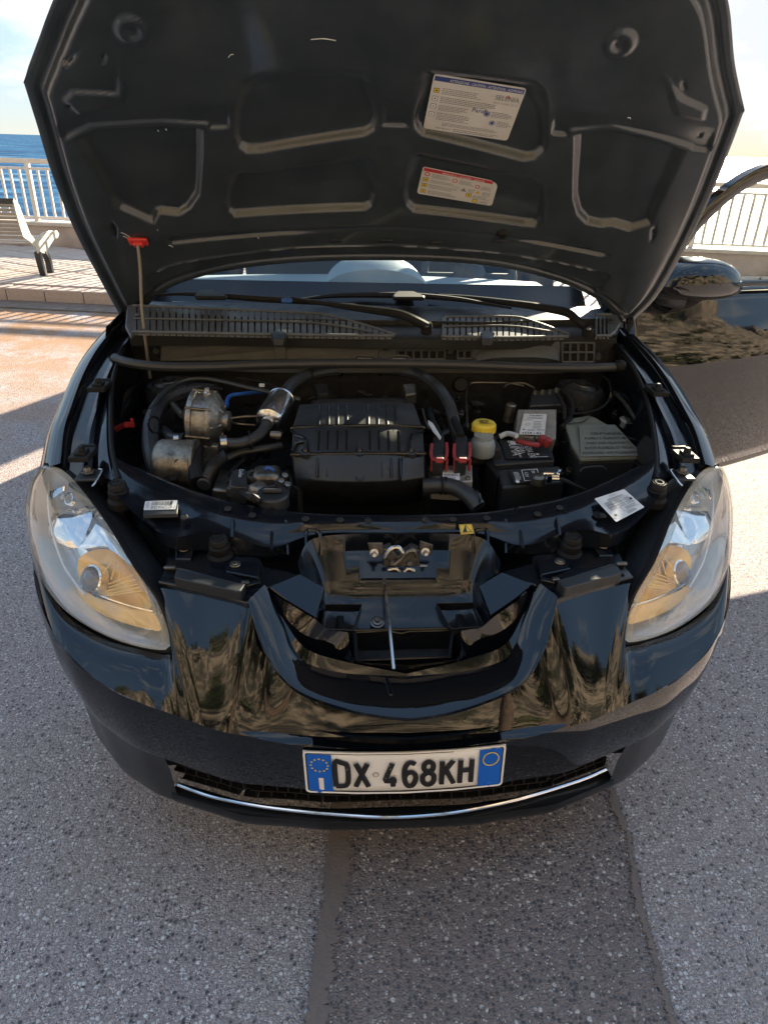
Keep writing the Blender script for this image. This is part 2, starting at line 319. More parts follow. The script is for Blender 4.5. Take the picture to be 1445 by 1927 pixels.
def water_mat():
    m = bpy.data.materials.new('sea_water'); m.use_nodes = True; t = m.node_tree; t.nodes.clear(); L = t.links.new; N = t.nodes.new
    o = N('ShaderNodeOutputMaterial'); d = N('ShaderNodeBsdfDiffuse'); g = N('ShaderNodeBsdfGlossy'); g.inputs['Roughness'].default_value = .20; mx = N('ShaderNodeMixShader')
    geo = N('ShaderNodeNewGeometry')
    mp = N('ShaderNodeMapping'); mp.inputs['Scale'].default_value = (.22, .8, 1); L(geo.outputs['Position'], mp.inputs['Vector'])
    n0 = N('ShaderNodeTexNoise'); n0.inputs['Scale'].default_value = .30; n0.inputs['Detail'].default_value = 12; n0.inputs['Roughness'].default_value = .74; L(mp.outputs[0], n0.inputs['Vector'])
    r = N('ShaderNodeValToRGB'); e = r.color_ramp.elements; e[0].position = .40; e[0].color = (.003, .026, .08, 1); e[1].position = .53; e[1].color = (.012, .095, .215, 1)
    a = e.new(.60); a.color = (.06, .22, .35, 1); a = e.new(.68); a.color = (.45, .52, .56, 1)
    L(n0.outputs['Fac'], r.inputs['Fac']); L(r.outputs['Color'], d.inputs['Color'])
    n1 = N('ShaderNodeTexNoise'); n1.inputs['Scale'].default_value = .9; n1.inputs['Detail'].default_value = 8; n1.inputs['Roughness'].default_value = .65; L(mp.outputs[0], n1.inputs['Vector'])
    k = N('ShaderNodeBump'); k.inputs['Strength'].default_value = 1; k.inputs['Distance'].default_value = .8; L(n1.outputs['Fac'], k.inputs['Height']); L(k.outputs['Normal'], g.inputs['Normal'])
    mx.inputs['Fac'].default_value = .16
    L(d.outputs[0], mx.inputs[1]); L(g.outputs[0], mx.inputs[2]); L(mx.outputs[0], o.inputs['Surface'])
    return m
M['sea'] = water_mat()

# ------------------------------------------------------------------ promenade frame
TH = rad(8.5); E1 = np.array([math.cos(TH), -math.sin(TH), 0]); E2 = np.array([math.sin(TH), math.cos(TH), 0]); K0 = np.array([-2.775, 5.93, 0])
def prom(a, d, z=0): return K0+a*E1+d*E2+np.array([0, 0, z])
RP = np.stack([E1, E2, np.array([0, 0, 1.0])], 1)

# road: one sheet, wide enough to run out of sight in both directions
mb = MB()
mb.poly([prom(-220, -.30), prom(220, -.30), prom(220, -75), prom(-220, -75)])
mb.build('road', M['asphalt'], kind='structure')
mb = MB(); mb.poly([prom(-220, 0, .012), prom(220, 0, .012), prom(220, -.22, .008), prom(-220, -.22, .008)])
for a, b2 in ((-.22, -.30),): mb.poly([prom(-220, a, .022), prom(220, a, .022), prom(220, b2, .014), prom(-220, b2, .014)])
mb.build('gutter', M['gutter'], kind='structure')

# repaired strip of darker asphalt under the front of the car, with earthy seams
lp = [(628, 1380), (622, 1560), (612, 1700), (600, 1830), (588, 1927), (560, 2250)]
rp = [(1118, 1330), (1150, 1470), (1185, 1580), (1212, 1700), (1240, 1800), (1275, 1927), (1370, 2250)]
Lq = resample([U(a, b, z=.004) for a, b in lp], 420); Rq = resample([U(a, b, z=.004) for a, b in rp], 420)
wob = lambda: np.convolve(np.cumsum(rng.normal(0, .0011, 420)), np.ones(7)/7, 'same')*.5+rng.normal(0, .0016, 420)
w1 = wob(); w2 = wob()
Lq[:, 0] += w1-w1.mean(); Rq[:, 0] += w2-w2.mean()
ext = lambda Q: np.vstack([[Q[0][0], 3.5, .004], Q])
Lq, Rq = ext(Lq), ext(Rq)
mb = MB(); mb.grid([Lq, Rq]); mb.build('road_patch', M['patch'], kind='structure')
mb = MB()
for Q, wd0, sg in ((Lq, .034, 1), (Rq, .018, -1)):
    j = np.abs(np.convolve(rng.normal(0, 3.2, len(Q)+60), np.ones(61)/61, 'valid'))[:len(Q)]+.35*rng.random(len(Q))
    wv = wd0*(.55+1.1*j)
    a = Q.copy(); b = Q.copy(); a[:, 0] -= .006; b[:, 0] += sg*wv; a[:, 2] = b[:, 2] = .008; mb.grid([a, b])
mb.build('road_seam', M['seam'], kind='structure')

# kerb stones
pave = MB().box(prom(0, 1.47, .052), (440, 2.58, .104), RP).build('pavement', M['joint'], kind='structure')
kerb = MB().box(prom(0, .09, .05), (440, .17, .099), RP).build('kerb', M['joint'], kind='structure')
me0 = None
for i in range(-24, 42):
    mb = MB().box((0, 0, 0), (.369, .18, .122), RP)
    if me0 is None:
        o = mb.build('kerb_stone', M['kerb'], kerb, bevel=.008); me0 = o
    else:
        o = me0.copy(); COL.objects.link(o); o.parent = kerb
    p = prom(i*.375+.1, .09, .061+random.uniform(-.002, .002)); o.location = p
# plain border stones behind the kerb
bs = None
for i in range(-15, 26):
    if bs is None: bs = o = MB().box((0, 0, 0), (.594, .30, .03), RP).build('border_stone', M['paver_b'], pave, bevel=.004)
    else: o = bs.copy(); COL.objects.link(o); o.parent = pave
    o.location = prom(i*.6, .335, .1165)
# large pavers laid on the diagonal
pm = []
for k in range(2):
    o = MB().box((0, 0, 0), (.576, .276, .03), None).build('paving_slab', M['paver'] if k == 0 else M['paver_b'], pave, bevel=.005, bseg=1); pm.append(o)
da = rad(-24); cnt = 0; first = {0: True, 1: True}; cand = []
for i in range(-60, 60):
    for j in range(-60, 60):
        lx, ly = (i+.5*(j % 2))*.60, j*.30
        a = lx*math.cos(da)-ly*math.sin(da); d = lx*math.sin(da)+ly*math.cos(da)
        if .30 < d < 2.75 and -5 < a < 11.5: cand.append((a, d))
for a, d in cand:
    if a > 3.5 and a < 5.2: pass
    k = random.random() < .35
    if first[int(k)]: o = pm[int(k)]; first[int(k)] = False
    else: o = pm[int(k)].copy(); COL.objects.link(o); o.parent = pave
    o.location = prom(a, d, .1125+random.uniform(-.0015, .0015)); o.rotation_euler = (0, 0, -TH+da)
print('slabs', len(cand))

# parapet and railing
wall = empty('parapet_wall', prom(0, 2.9, 0), 'low rendered parapet wall with pale coping along the seafront', 'wall')
mb = MB().box(prom(0, 2.92, -1.4)-prom(0, 2.9, 0), (440, .30, 3.53), RP); mb.build('wall_face', M['parapet'], wall)
mb = MB().box(prom(0, 2.92, .385)-prom(0, 2.9, 0), (440, .36, .038), RP); mb.build('coping', M['coping'], wall, bevel=.006)
rail = empty('railing', prom(0, 2.92, .404), 'white iron railing on the parapet in front of the sea', 'railing')
Rz = lambda a, z: np.array(a*E1)+np.array([0, 0, z])
for z, t in ((.70, .055), (.615, .028), (.045, .03)):
    MB().box(Rz(0, z), (60, .045 if t > .05 else .03, t), RP).build('rail', M['railing'], rail, bevel=.004)
b0 = None; p0 = None
for i in range(-60, 130):
    a = i*.122+.02
    if i % 17 == 3:
        if p0 is None: p0 = MB().box((0, 0, .35), (.055, .05, .70), RP).build('post', M['railing'], rail, bevel=.004); o = p0
        else: o = p0.copy(); COL.objects.link(o); o.parent = rail
    elif b0 is None: b0 = MB().box((0, 0, .33), (.030, .022, .56), RP).build('baluster', M['railing'], rail); o = b0
    else: o = b0.copy(); COL.objects.link(o); o.parent = rail
    o.location = Rz(a, 0)

# bench: faces the sea, its end frame towards the car
bf = U(75, 525, z=.124); bx = bf[0]
def bp(px, py): return U(px, py, x=bx)
bench = empty('bench', (bx, bf[1], .124), 'slatted metal bench with a cream end frame on the promenade', 'bench')
o0 = np.array([bx, bf[1], .124])
pl = [(26, 377), (31, 377), (37, 386), (48, 415), (58, 440), (68, 453), (72, 447), (82, 438), (95, 434), (108, 434), (112, 440), (110, 447), (102, 451), (95, 462), (90, 470), (88, 477), (79, 476), (73, 477), (68, 466), (58, 455), (45, 446), (38, 425), (30, 395)]
P = [bp(a, b)-o0 for a, b in pl]
def mkframe(dx):
    mb = MB(); T = [p+np.array([dx, 0, 0]) for p in P]; mb.prism(T, (-.012, 0, 0)); mb.build('end_frame', M['galv'], bench, smooth=0, bevel=.002)
    for (x1, y1, x2, y2, x3, y3) in ((76, 474, 80, 492, 88, 520), (86, 472, 95, 488, 101, 517)):
        q = [bp(x1, y1)-o0, bp(x2, y2)-o0, bp(x3, y3)-o0]; q[2][2] = 0
        rows = []
        for p in resample(q, 8): rows.append([p+np.array([dx+s, t, 0]) for s, t in ((.006, -.03), (.006, .03), (-.05, .03), (-.05, -.03))])
        MB().grid(rows, close_u=True).build('leg', M['darkmetal'], bench, bevel=.004)
    MB().box(o0-o0+np.array([dx-.02, .02, .004]), (.09, .16, .008)).build('foot_plate', M['galv'], bench)
mkframe(0); mkframe(-1.75)
bk = [bp(30, 379)-o0, bp(62, 450)-o0]; st = [bp(76, 452)-o0, bp(90, 441)-o0, bp(108, 440)-o0]
for t in np.linspace(.12, .95, 9):
    p = bk[0]+(bk[1]-bk[0])*t; MB().box((p[0]-.88, p[1], p[2]), (1.74, .012, .028)).build('slat', M['slat'], bench)
MB().box((bk[0][0]-.88, bk[0][1], bk[0][2]), (1.74, .03, .05)).build('top_rail', M['darkmetal'], bench, bevel=.006)
for p in resample(st, 8): MB().box((p[0]-.88, p[1], p[2]-.03), (1.74, .030, .014)).build('slat', M['slat'], bench)
for dx in (-.5, -1.2): MB().tube([bk[0]+np.array([dx, .012, 0]), bk[1]+np.array([dx, .012, 0])], .007, 6, smooth=False).build('brace', M['slat'], bench)

# sea and breakwater
mb = MB(); mb.poly([(-9000, 9, -2.6), (9000, 3, -2.6), (9000, 12000, -2.6), (-9000, 12000, -2.6)]); mb.build('sea', M['sea'], kind='structure')
br = empty('breakwater_rocks', (-34, 75, -2.6), 'dark breakwater rocks out in the water beyond the railing', 'rocks')
for i in range(46):
    r = random.uniform(.9, 1.9); V = []
    t = i/45
    c = np.array([-90+t*48.5 + random.uniform(-1.5, 1.5), 88+random.uniform(-4, 4), -2.6+random.uniform(-.3, .9)*(1-t*.75)])-np.array([-34, 75, -2.6])
    bm = bmesh.new(); bmesh.ops.create_icosphere(bm, subdivisions=1, radius=r)
    for v in bm.verts: v.co *= random.uniform(.75, 1.15)
    F = [[v.index for v in f.verts] for f in bm.faces]; V = [np.array(v.co)*[1.2, 1.1, .8]+c for v in bm.verts]; bm.free()
    MB().add(V, F).build('rock', M['rock'], br, smooth=0)

# ------------------------------------------------------------------ unseen scenery behind the camera, its slope steepened for gold reflections in the paint
def hill_z(x, y):
    d = -9.5-y; return -.3+min(d*2.6, 25+d*.16)*(1+.16*math.sin(x*.13)+.13*math.sin(x*.31+y*.2))
mb = MB(); nx, ny = 150, 60; rows = []
for j in range(ny):
    row = []
    for i in range(nx):
        x = -150+300*i/(nx-1); y = -9.5-110*(j/(ny-1))**1.5; d = -9.5-y
        h = hill_z(x, y)+(.5*math.sin(x*.7+1)*math.sin(y*.8)+.35*math.sin(x*1.7)*math.sin(y*1.3+1))*min(1, d/4)
        row.append((x, y, h if j else -.3))
    rows.append(row)
mb.grid(rows); mb.build('hillside', M['earth'], kind='structure', smooth=60)
def leaf_crown(mb, c, R, n, s, m=0):
    for _ in range(n):
        v = rng.normal(0, 1, 3); v /= np.linalg.norm(v); r = R*rng.random()**.35
        lump = 1+.28*math.sin(v[0]*5+c[0])*math.sin(v[2]*4+c[1])
        p = np.array(c)+v*r*lump*np.array([1, 1, .8]); a = rng.normal(0, 1, 3); a /= np.linalg.norm(a); b = np.cross(a, rng.normal(0, 1, 3)); b /= np.linalg.norm(b)
        mb.add([p-a*s, p+b*s*.5, p+a*s, p-b*s*.5], [(0, 1, 2, 3)], m)
def tree(x, y, h, R, label, mt):
    z = hill_z(x, y)-.2
    t = empty('tree', (x, y, z), label, 'tree', 'trees on the slope behind the camera')
    MB().tube([(0, 0, 0), (.1, 0, h*.4), (.05, .1, h*.8)], [.22, .15, .08], 8).build('trunk', M['bark'], t)
    mb = MB(); leaf_crown(mb, (0, 0, h*.72), R, 1100, .30); leaf_crown(mb, (R*.6, .2, h*.6), R*.6, 400, .28); leaf_crown(mb, (-R*.6, -.2, h*.62), R*.6, 400, .28)
    mb.build('crown', mt, t, smooth=0, weld=False)
def palm(x, y, h, label, nf=26, r=.24, z=0.):
    t = empty('palm_tree', (x, y, z), label, 'palm tree', 'palm trees')
    MB().tube([(0, 0, 0), (.05, .02, h*.5), (0, 0, h)], [r*1.15, r, r*.85], 12).build('trunk', M['bark'], t)
    mb = MB()
    for k in range(nf):
        az = k*2.4+random.uniform(-.2, .2); el = rad(random.uniform(-15, 65)); Lf = random.uniform(2.0, 2.8); P = []
        for s in np.linspace(0, 1, 9):
            P.append(np.array([math.cos(az)*math.cos(el)*Lf*s, math.sin(az)*math.cos(el)*Lf*s, h+math.sin(el)*Lf*s-1.3*s*s*math.cos(el)]))
        mb.tube(P, [.03, .01], 4, smooth=False)
        sd = np.array([-math.sin(az), math.cos(az), 0])
        for s in np.linspace(.12, 1, 20):
            i = min(int(s*8), 7); p = P[i]+(P[i+1]-P[i])*(s*8-i); tdir = (P[i+1]-P[i])/np.linalg.norm(P[i+1]-P[i])
            for g in (-1, 1):
                ln = .55*(1-.6*abs(s-.45)); e = p+sd*g*ln*.75+tdir*ln*.6-np.array([0, 0, .18]); w = tdir*.03
                mb.add([p-w, p+w, e], [(0, 1, 2)])
    mb.build('crown', M['frond'], t, smooth=0, weld=False)
palm(.66, 7.5, 7.5, 'tall palm on the promenade beyond the car, hidden by the raised bonnet', z=.11, r=.27)
palm(-2.3, -5.2, 5.0, 'palm on the road edge behind the camera, nearest to the car')
palm(2.5, -5.8, 5.6, 'tallest palm on the road edge behind the camera')
palm(-9.5, -8.5, 6.0, 'palm on the road edge behind the camera, farthest to the car\'s right')
for x, y, h, R, lb, k in ((-22, -14, 5, 2.3, 'pale leafy tree at the far left of the slope behind the camera', 0), (-13, -12.5, 4.5, 2.0, 'dark tree low on the slope left of the palms', 1), (-5.5, -13.5, 4.2, 1.9, 'pale leafy tree on the slope behind the nearest palm', 0), (1.2, -15, 5, 2.2, 'dark tree high on the slope between two palms', 1),
                          (7.5, -12, 4.0, 1.9, 'pale leafy tree at the foot of the slope beside the tallest palm', 0), (13, -13, 5.5, 2.4, 'dark tree on the slope to the right of the palms', 1), (22, -14, 5, 2.3, 'dark tree at the far right of the slope behind the camera', 1)):
    tree(x, y, h, R, lb, M['leaf_d'] if k else M['leaf'])
mb = MB()
for _ in range(210):
    x = random.uniform(-50, 50); y = -9.6-30*random.random()**1.8; leaf_crown(mb, (x, y, hill_z(x, y)+.3), random.uniform(.7, 1.6), 90, .30)
mb.build('scrub', M['leaf'], smooth=0, weld=False, kind='stuff')

# =================================================================== THE CAR
def half(rows, name, m, parent=CAR, **kw):
    """a surface and its mirror image across the car's centre plane: one mesh where they meet at x = 0, else one part each"""
    R = [[np.array(p, float) for p in r] for r in rows]; Rm = [[p*[-1, 1, 1] for p in r] for r in R]
    if all(abs(r[0][0]) < 1e-6 for r in R): return MB().grid(R).grid(Rm).build(name, m, parent, **kw)
    return [MB().grid(q).build(name, m, parent, **kw) for q in (R, Rm)]
def tozero(P):
    """snap the first point of a traced half curve to the centre plane"""
    P = [np.array(p, float) for p in P]; P[0][0] = 0.0; return P

# ---- bumper: crease, then the upper face, then the lower band
crease = tozero(pz([(764, 1398, .472), (620, 1400, .474), (525, 1392, .477), (428, 1379, .486), (370, 1361, .492), (292, 1332, .503), (227, 1307, .512), (176, 1274, .522), (137, 1241, .535), (110, 1204, .548), (91, 1173, .56)]))
crease += [np.array([-.730, .315, .572]), np.array([-.768, .40, .582]), np.array([-.793, .49, .592]), np.array([-.806, .58, .60])]
CRS = spline_keys(crease, 6)
def inset(P, d, z, zl=0):
    """move a plan curve inwards along its normal and set its height"""
    P = np.array(P); T = np.gradient(P[:, :2], axis=0); T /= np.linalg.norm(T, axis=1)[:, None]+1e-9
    N = np.stack([T[:, 1], -T[:, 0]], 1); N[N[:, 1] > 0] *= 1
    # normal pointing to the car's inside (towards +y and x = 0)
    s = np.sign(N[:, 1]*1.0+N[:, 0]*(-np.sign(P[:, 0]+1e-9))*1.0); s[s == 0] = 1; N *= s[:, None]
    d = np.asarray(d) if not np.isscalar(d) else np.full(len(P), d)
    Q = P.copy(); Q[:, :2] += N*d[:, None]; Q[:, 2] = z if zl is None else z
    Q[0, 0] = 0; return Q
n = len(CRS); fr = np.linspace(0, 1, n)
z0 = CRS[:, 2]
def zrow(a): return a+(z0-.472)*np.clip((a-.2)/.27, 0, 1)
wheel = np.clip((fr-.72)/.28, 0, 1)
low = [CRS, inset(CRS, -.003, zrow(.452)), inset(CRS, .0, zrow(.41)), inset(CRS, .007+.004*fr, zrow(.365)), inset(CRS, .016+.008*fr, zrow(.335))]
half(low, 'bumper_band', M['paint'], smooth=60)
# valance below, with the air opening between x = -.46 and .46
xs = -CRS[:, 0]
side_i = [i for i in range(n) if xs[i] > .455]
r0 = low[-1][side_i]; r1 = inset(CRS, .026+.010*fr, zrow(.29))[side_i]; r2 = inset(CRS, .030+.012*fr, .245)[side_i]; r3 = inset(CRS, .038+.018*fr, .20)[side_i]
half([r0, r1, r2, r3], 'bumper_corner', M['plastic_gl'], smooth=60)
mid_i = [i for i in range(n) if xs[i] < .475]
L0 = inset(CRS, .052+.02*fr, .238)[mid_i]; L1 = inset(CRS, .028+.02*fr, .232)[mid_i]; L2 = inset(CRS, .026+.02*fr, .220)[mid_i]; L3 = inset(CRS, .036+.02*fr, .198)[mid_i]; L4 = inset(CRS, .09, .195)[mid_i]
half([L0, L1, L2, L3, L4], 'bumper_lip', M['plastic_gl'], smooth=50)
# honeycomb insert of the lower air intake
gb = inset(CRS, .13, .225)[mid_i]; gt = inset(CRS, .115, .345)[mid_i]
half([gt, gb], 'intake_backing', M['rubber'])
mb = MB()
arc = resample(np.vstack([gt[::-1]*[1, 1, 1], (gt*[-1, 1, 1])[1:]]), 200, smooth=False); tan_i = lambda i: (arc[min(i+1, 199)]-arc[max(i-1, 0)])/np.linalg.norm(arc[min(i+1, 199)]-arc[max(i-1, 0)])
for row in range(4):
    z = .335-row*.026
    for c in range(34):
        i = int((c+.5*(row % 2)+.5)/34.6*199)
        if i > 198: continue
        t = tan_i(i); nrm = np.array([t[1], -t[0], 0]); p = arc[i]+nrm*(.052-.006*row); p[2] = z
        if abs(p[0]) > .45: continue
        Rm = np.stack([t, nrm, np.array([0, 0, 1.0])], 1); w = .0268
        for dx, dz, a, b2 in ((0, .012, w, .003), (0, -.012, w, .003), (w/2, 0, .003, .024)):
            mb.box(p+Rm@np.array([dx, 0, dz]), (a, .03, b2), Rm)
mb.build('intake_mesh', M['rubber'], CAR, smooth=0)
ch = pz([(335, 1476, .262), (370, 1489, .256), (409, 1501, .253), (486, 1516, .250), (556, 1525, .248), (620, 1531, .247), (720, 1537, .247)])
ch2 = pz([(1140, 1447, .262), (1090, 1468, .256), (980, 1502, .250), (880, 1524, .248), (800, 1534, .247)])
MB().tube(np.vstack([ch, ch2[::-1]]), .0042, 10, k=90).build('chrome_strip', M['chrome'], CAR)

# upper face of the bumper: from the crease to the headlights and the V surround
top = tozero(pz([(757, 1268, .572), (640, 1243, .59), (570, 1216, .61), (520, 1150, .645), (468, 1137, .660), (380, 1108, .663), (303, 1092, .664), (318, 1165, .612), (322, 1221, .556), (264, 1217, .553), (165, 1176, .556), (95, 1104, .578), (64, 1011, .622)]))
key_c = [0, 1, 2, 2.5, 3, 3.6, 4.0, 4.4, 4.7, 5.5, 7, 9.5, 12]
def at_key(C, k):
    f = k*6; i = int(min(f, len(C)-2)); return C[i]+(C[i+1]-C[i])*(f-i)
bot = [at_key(CRS, k) for k in key_c]
# fine rows: resample both with the same keys, blend with a bulged profile
TB = spline_keys(top, 6); BB = spline_keys(bot, 6)
TB[:, 0] = np.minimum(TB[:, 0], 0); 
rows = []
kk = np.linspace(0, 12, len(TB))
for v in np.linspace(0, 1, 13):
    fl = []
    for i in range(len(TB)):
        a, b = BB[i], TB[i]; k = kk[i]
        shield = 1-min(1, max(0, (k-5.5)/2.0))         # 1 on the nose, 0 below the headlight
        h = v**(1.0+.18*shield)                          # forward-leaning nose
        p = a+(b-a)*v
        if shield > 0: p = p*(1-shield)+shield*np.array([a[0]+(b[0]-a[0])*v, a[1]+(b[1]-a[1])*h, a[2]+(b[2]-a[2])*(v**.97)])
        if k > 6.2: p = p+np.array([0, 0, .014*math.sin(math.pi*v)*min(1, (k-6.2))])
        fl.append(p)
    rows.append(fl)
half(rows, 'bumper_nose', M['paint'], smooth=75)
# slot at the foot of the nose (shadow gap)
slot_t = tozero(pz([(767, 1386, .487), (640, 1379, .49), (520, 1357, .494), (430, 1333, .498), (400, 1322, .50)]))
slot_b = tozero(pz([(767, 1396, .478), (630, 1396, .479), (530, 1387, .482), (455, 1368, .488), (400, 1328, .498)]))
S0 = spline_keys(slot_t, 6); S3 = spline_keys(slot_b, 6)
up = np.array([0, -.0, .004])
w = np.sin(np.linspace(math.pi/2, 0, len(S0)))[:, None]
half([S0+[0, -.006, .004], S0+[0, .0, -.001]+w*[0, -.004, -.004], (S0*.5+S3*.5)+[0, -.012, -.001]-w*[0, .012, 0], S3+[0, -.012, .001]-w*[0, .004, 0]], 'bumper_slot', M['paint'], smooth=50)

# ---- V-shaped grille surround: two glossy bands meeting at the centre
vo = tozero(pz([(766, 1357, .544), (719, 1352, .546), (655, 1339, .551), (582, 1315, .564), (539, 1287, .581), (504, 1240, .605), (483, 1189, .633), (468, 1137, .665)]))
vi = tozero(pz([(757, 1270, .558), (697, 1262, .561), (633, 1247, .567), (582, 1232, .579), (560, 1215, .594), (540, 1187, .616), (520, 1150, .641), (500, 1107, .669)]))
A = spline_keys(vo, 6); B = spline_keys(vi, 6)
dn = np.array([0, .004, -.006]); pr = np.array([0, -.004, .010])
vr = [A+[0, -.001, 0], A+pr]
for t in (.12, .5, .88): vr.append(A*(1-t)+B*t+pr*1.2)
vr += [B+pr, B+dn*2]
half(vr, 'grille_surround', M['paint'], smooth=40)
# inner sloping panels
ip = tozero(pz([(762, 1252, .586), (697, 1248, .587), (667, 1243, .590), (659, 1227, .600), (655, 1190, .622), (616, 1185, .630), (594, 1166, .646), (539, 1133, .664), (505, 1109, .672)]))
IQ = resample(ip, len(B), False); BI = resample(B, len(IQ), False)
half([BI+[0, 0, .001], BI*.5+IQ*.5-[0, 0, .003], IQ, IQ-[0, .002, .05]], 'grille_inner_panel', M['paint'], smooth=40)
# faceted wing panels
for s in (0, 1):
    t = pz([(504, 1104, .669), (611, 1104, .668), (594, 1164, .634)]); nv = np.cross(t[1]-t[0], t[2]-t[0]); nv /= np.linalg.norm(nv)
    t = [Upl(a, b, t[0], nv) for a, b in ((504, 1104), (564, 1079), (611, 1104), (594, 1164), (540, 1131))]; t = t if s == 0 else mir(t)
    MB().prism(t, (0, .004, -.012)).build('nose_wing_panel', M['paint'], CAR, smooth=0, bevel=.002)

# ---- plate
pc = [U(570, 1411, y=-.008), U(951, 1399, y=-.008), U(943, 1474, y=-.006), U(577, 1487, y=-.006)]
def plate_pt(u, v, off=0):
    a = pc[0]*(1-u)+pc[1]*u; b = pc[3]*(1-u)+pc[2]*u; p = a*(1-v)+b*v
    return p+np.array([0, -.010*(1-(2*u-1)**2)-off, 0])
def plate_quad(mb, u0, v0, u1, v1, m, off, n=10):
    mb.grid([[plate_pt(u, v, off) for u in np.linspace(u0, u1, n)] for v in (v0, v1)], m)
pl = MB(); 
per = []
def rrect(u0, v0, u1, v1, r, asp, k=5):
    P = []
    for cx, cy, a0 in ((u1-r, v0+r*asp, -90), (u1-r, v1-r*asp, 0), (u0+r, v1-r*asp, 90), (u0+r, v0+r*asp, 180)):
        for t in np.linspace(0, 90, k): P.append((cx+r*math.cos(rad(a0+t)), cy+r*asp*math.sin(rad(a0+t))))
    return P
plate = MB(); rows = [[plate_pt(u, v, 0) for u in np.linspace(0, 1, 24)] for v in np.linspace(0, 1, 6)]
plate.grid(rows); plate = plate.build('number_plate', M['plate_white'], CAR, solid=.002, off=1)
rim = rrect(.004, .012, .996, .988, .018, 3.3)
MB().tube([plate_pt(a, b, .003) for a, b in sum([[(x0+(x1-x0)*t, y0+(y1-y0)*t) for t in (0, .25, .5, .75)] for (x0, y0), (x1, y1) in zip(rim, rim[1:]+rim[:1])], [])]+[plate_pt(*rim[0], .003)], .0022, 6, smooth=False).build('plate_rim', M['plate_white'], plate)
rim = rrect(.012, .04, .988, .96, .016, 3.3)
MB().tube([plate_pt(a, b, .003) for a, b in sum([[(x0+(x1-x0)*t, y0+(y1-y0)*t) for t in (0, .25, .5, .75)] for (x0, y0), (x1, y1) in zip(rim, rim[1:]+rim[:1])], [])], .0014, 5, smooth=False).build('plate_edge_line', M['ink'], plate)
for ua, ub in ((.016, .136), (.868, .984)): bl = MB(); plate_quad(bl, ua, .05, ub, .95, 0, .0045); bl.build('plate_band', M['plate_blue'], plate)
st = MB()
for k in range(12):
    a = 2*math.pi*k/12; c = plate_pt(.076+.042*math.cos(a), .30+.15*math.sin(a), .0055); st.add([c+np.array([.0022*math.cos(q), 0, .0022*math.sin(q)]) for q in np.linspace(0, 2*math.pi, 6)[:-1]], [(0, 1, 2, 3, 4)])
st.build('plate_star', M['ink_yellow'], plate)
el = MB()
P = [plate_pt(.927+.040*math.cos(a), .28+.155*math.sin(a), .0055) for a in np.linspace(0, 2*math.pi, 33)]; el.tube(P, .0011, 5, smooth=False)
el.build('plate_ring', M['ink_yellow'], plate)
i_ = MB(); plate_quad(i_, .068, .60, .092, .90, 0, .006, 3); i_.build('plate_letter', M['ink_white'], plate)
# plate characters drawn as embossed strokes
GL = {'D': [[(0, 0), (0, 1), (.45, 1), (.8, .86), (.8, .14), (.45, 0), (0, 0)]], 'X': [[(0, 0), (.82, 1)], [(0, 1), (.82, 0)]],
      '4': [[(.55, 1), (0, .22), (.8, .22)], [(.56, .42), (.56, 0)]], '6': [[(.72, .93), (.35, 1), (.06, .75), (.04, .3), (.2, .02), (.55, .0), (.76, .2), (.74, .45), (.5, .58), (.18, .52), (.05, .36)]],
      '8': [[(.4, .54), (.12, .66), (.12, .88), (.4, 1), (.68, .88), (.68, .66), (.4, .54), (.06, .4), (.06, .12), (.4, 0), (.74, .12), (.74, .4), (.4, .54)]],
      'K': [[(0, 0), (0, 1)], [(.76, 1), (.02, .42)], [(.26, .6), (.8, 0)]], 'H': [[(0, 0), (0, 1)], [(.76, 0), (.76, 1)], [(0, .52), (.76, .52)]]}
gl_x = [('D', .152), ('X', .252), ('4', .395), ('6', .492), ('8', .584), ('K', .682), ('H', .775)]
lt = MB()
for g, u0 in gl_x:
    for strk in GL[g]:
        P = [plate_pt(u0+.075*x, .80-.57*y, .0045) for x, y in strk]
        Q = resample(P, max(12, len(P)*5), smooth=len(P) > 6) if len(P) > 2 else resample(P, 10, False)
        T = np.gradient(Q, axis=0); T /= np.linalg.norm(T, axis=1)[:, None]+1e-9; Nn = np.stack([T[:, 2], 0*T[:, 0], -T[:, 0]], 1)*.0050
        dd = np.array([0, -.0022, 0]); lt.grid([Q-Nn, Q-Nn*.8+dd, Q+Nn*.8+dd, Q+Nn])
M['worn_ink'] = mat('worn_black_plate_ink', (.012, .012, .013), .45, var=(120, (.5, .5, .5), .66, .70))
lt.build('plate_character', M['worn_ink'], plate)
for u, v in ((.062, .10), (.068, .93), (.925, .90), (.94, .07)):
    MB().lathe([(.0, .002), (.004, .002), (.005, 0)], plate_pt(u, v, .005), (0, -1, 0), 12).build('plate_screw', M['plate_blue'], plate)
MB().lathe([(.0055, .0), (.0055, .0006), (.0042, .0006)], plate_pt(.352, .52, .004), (0, -1, 0), 16).build('plate_stamp', M['ink_grey'], plate)
# towing-eye cap in the bumper
e_ = U(200, 1329, z=.435); MB().lathe([(.026, .0), (.027, .0012), (.0285, .0012), (.029, -.001)], e_+np.array([-.001, -.002, 0]), (-.62, -.78, .05), 32).build('towing_eye_cap', M['paint'], CAR)

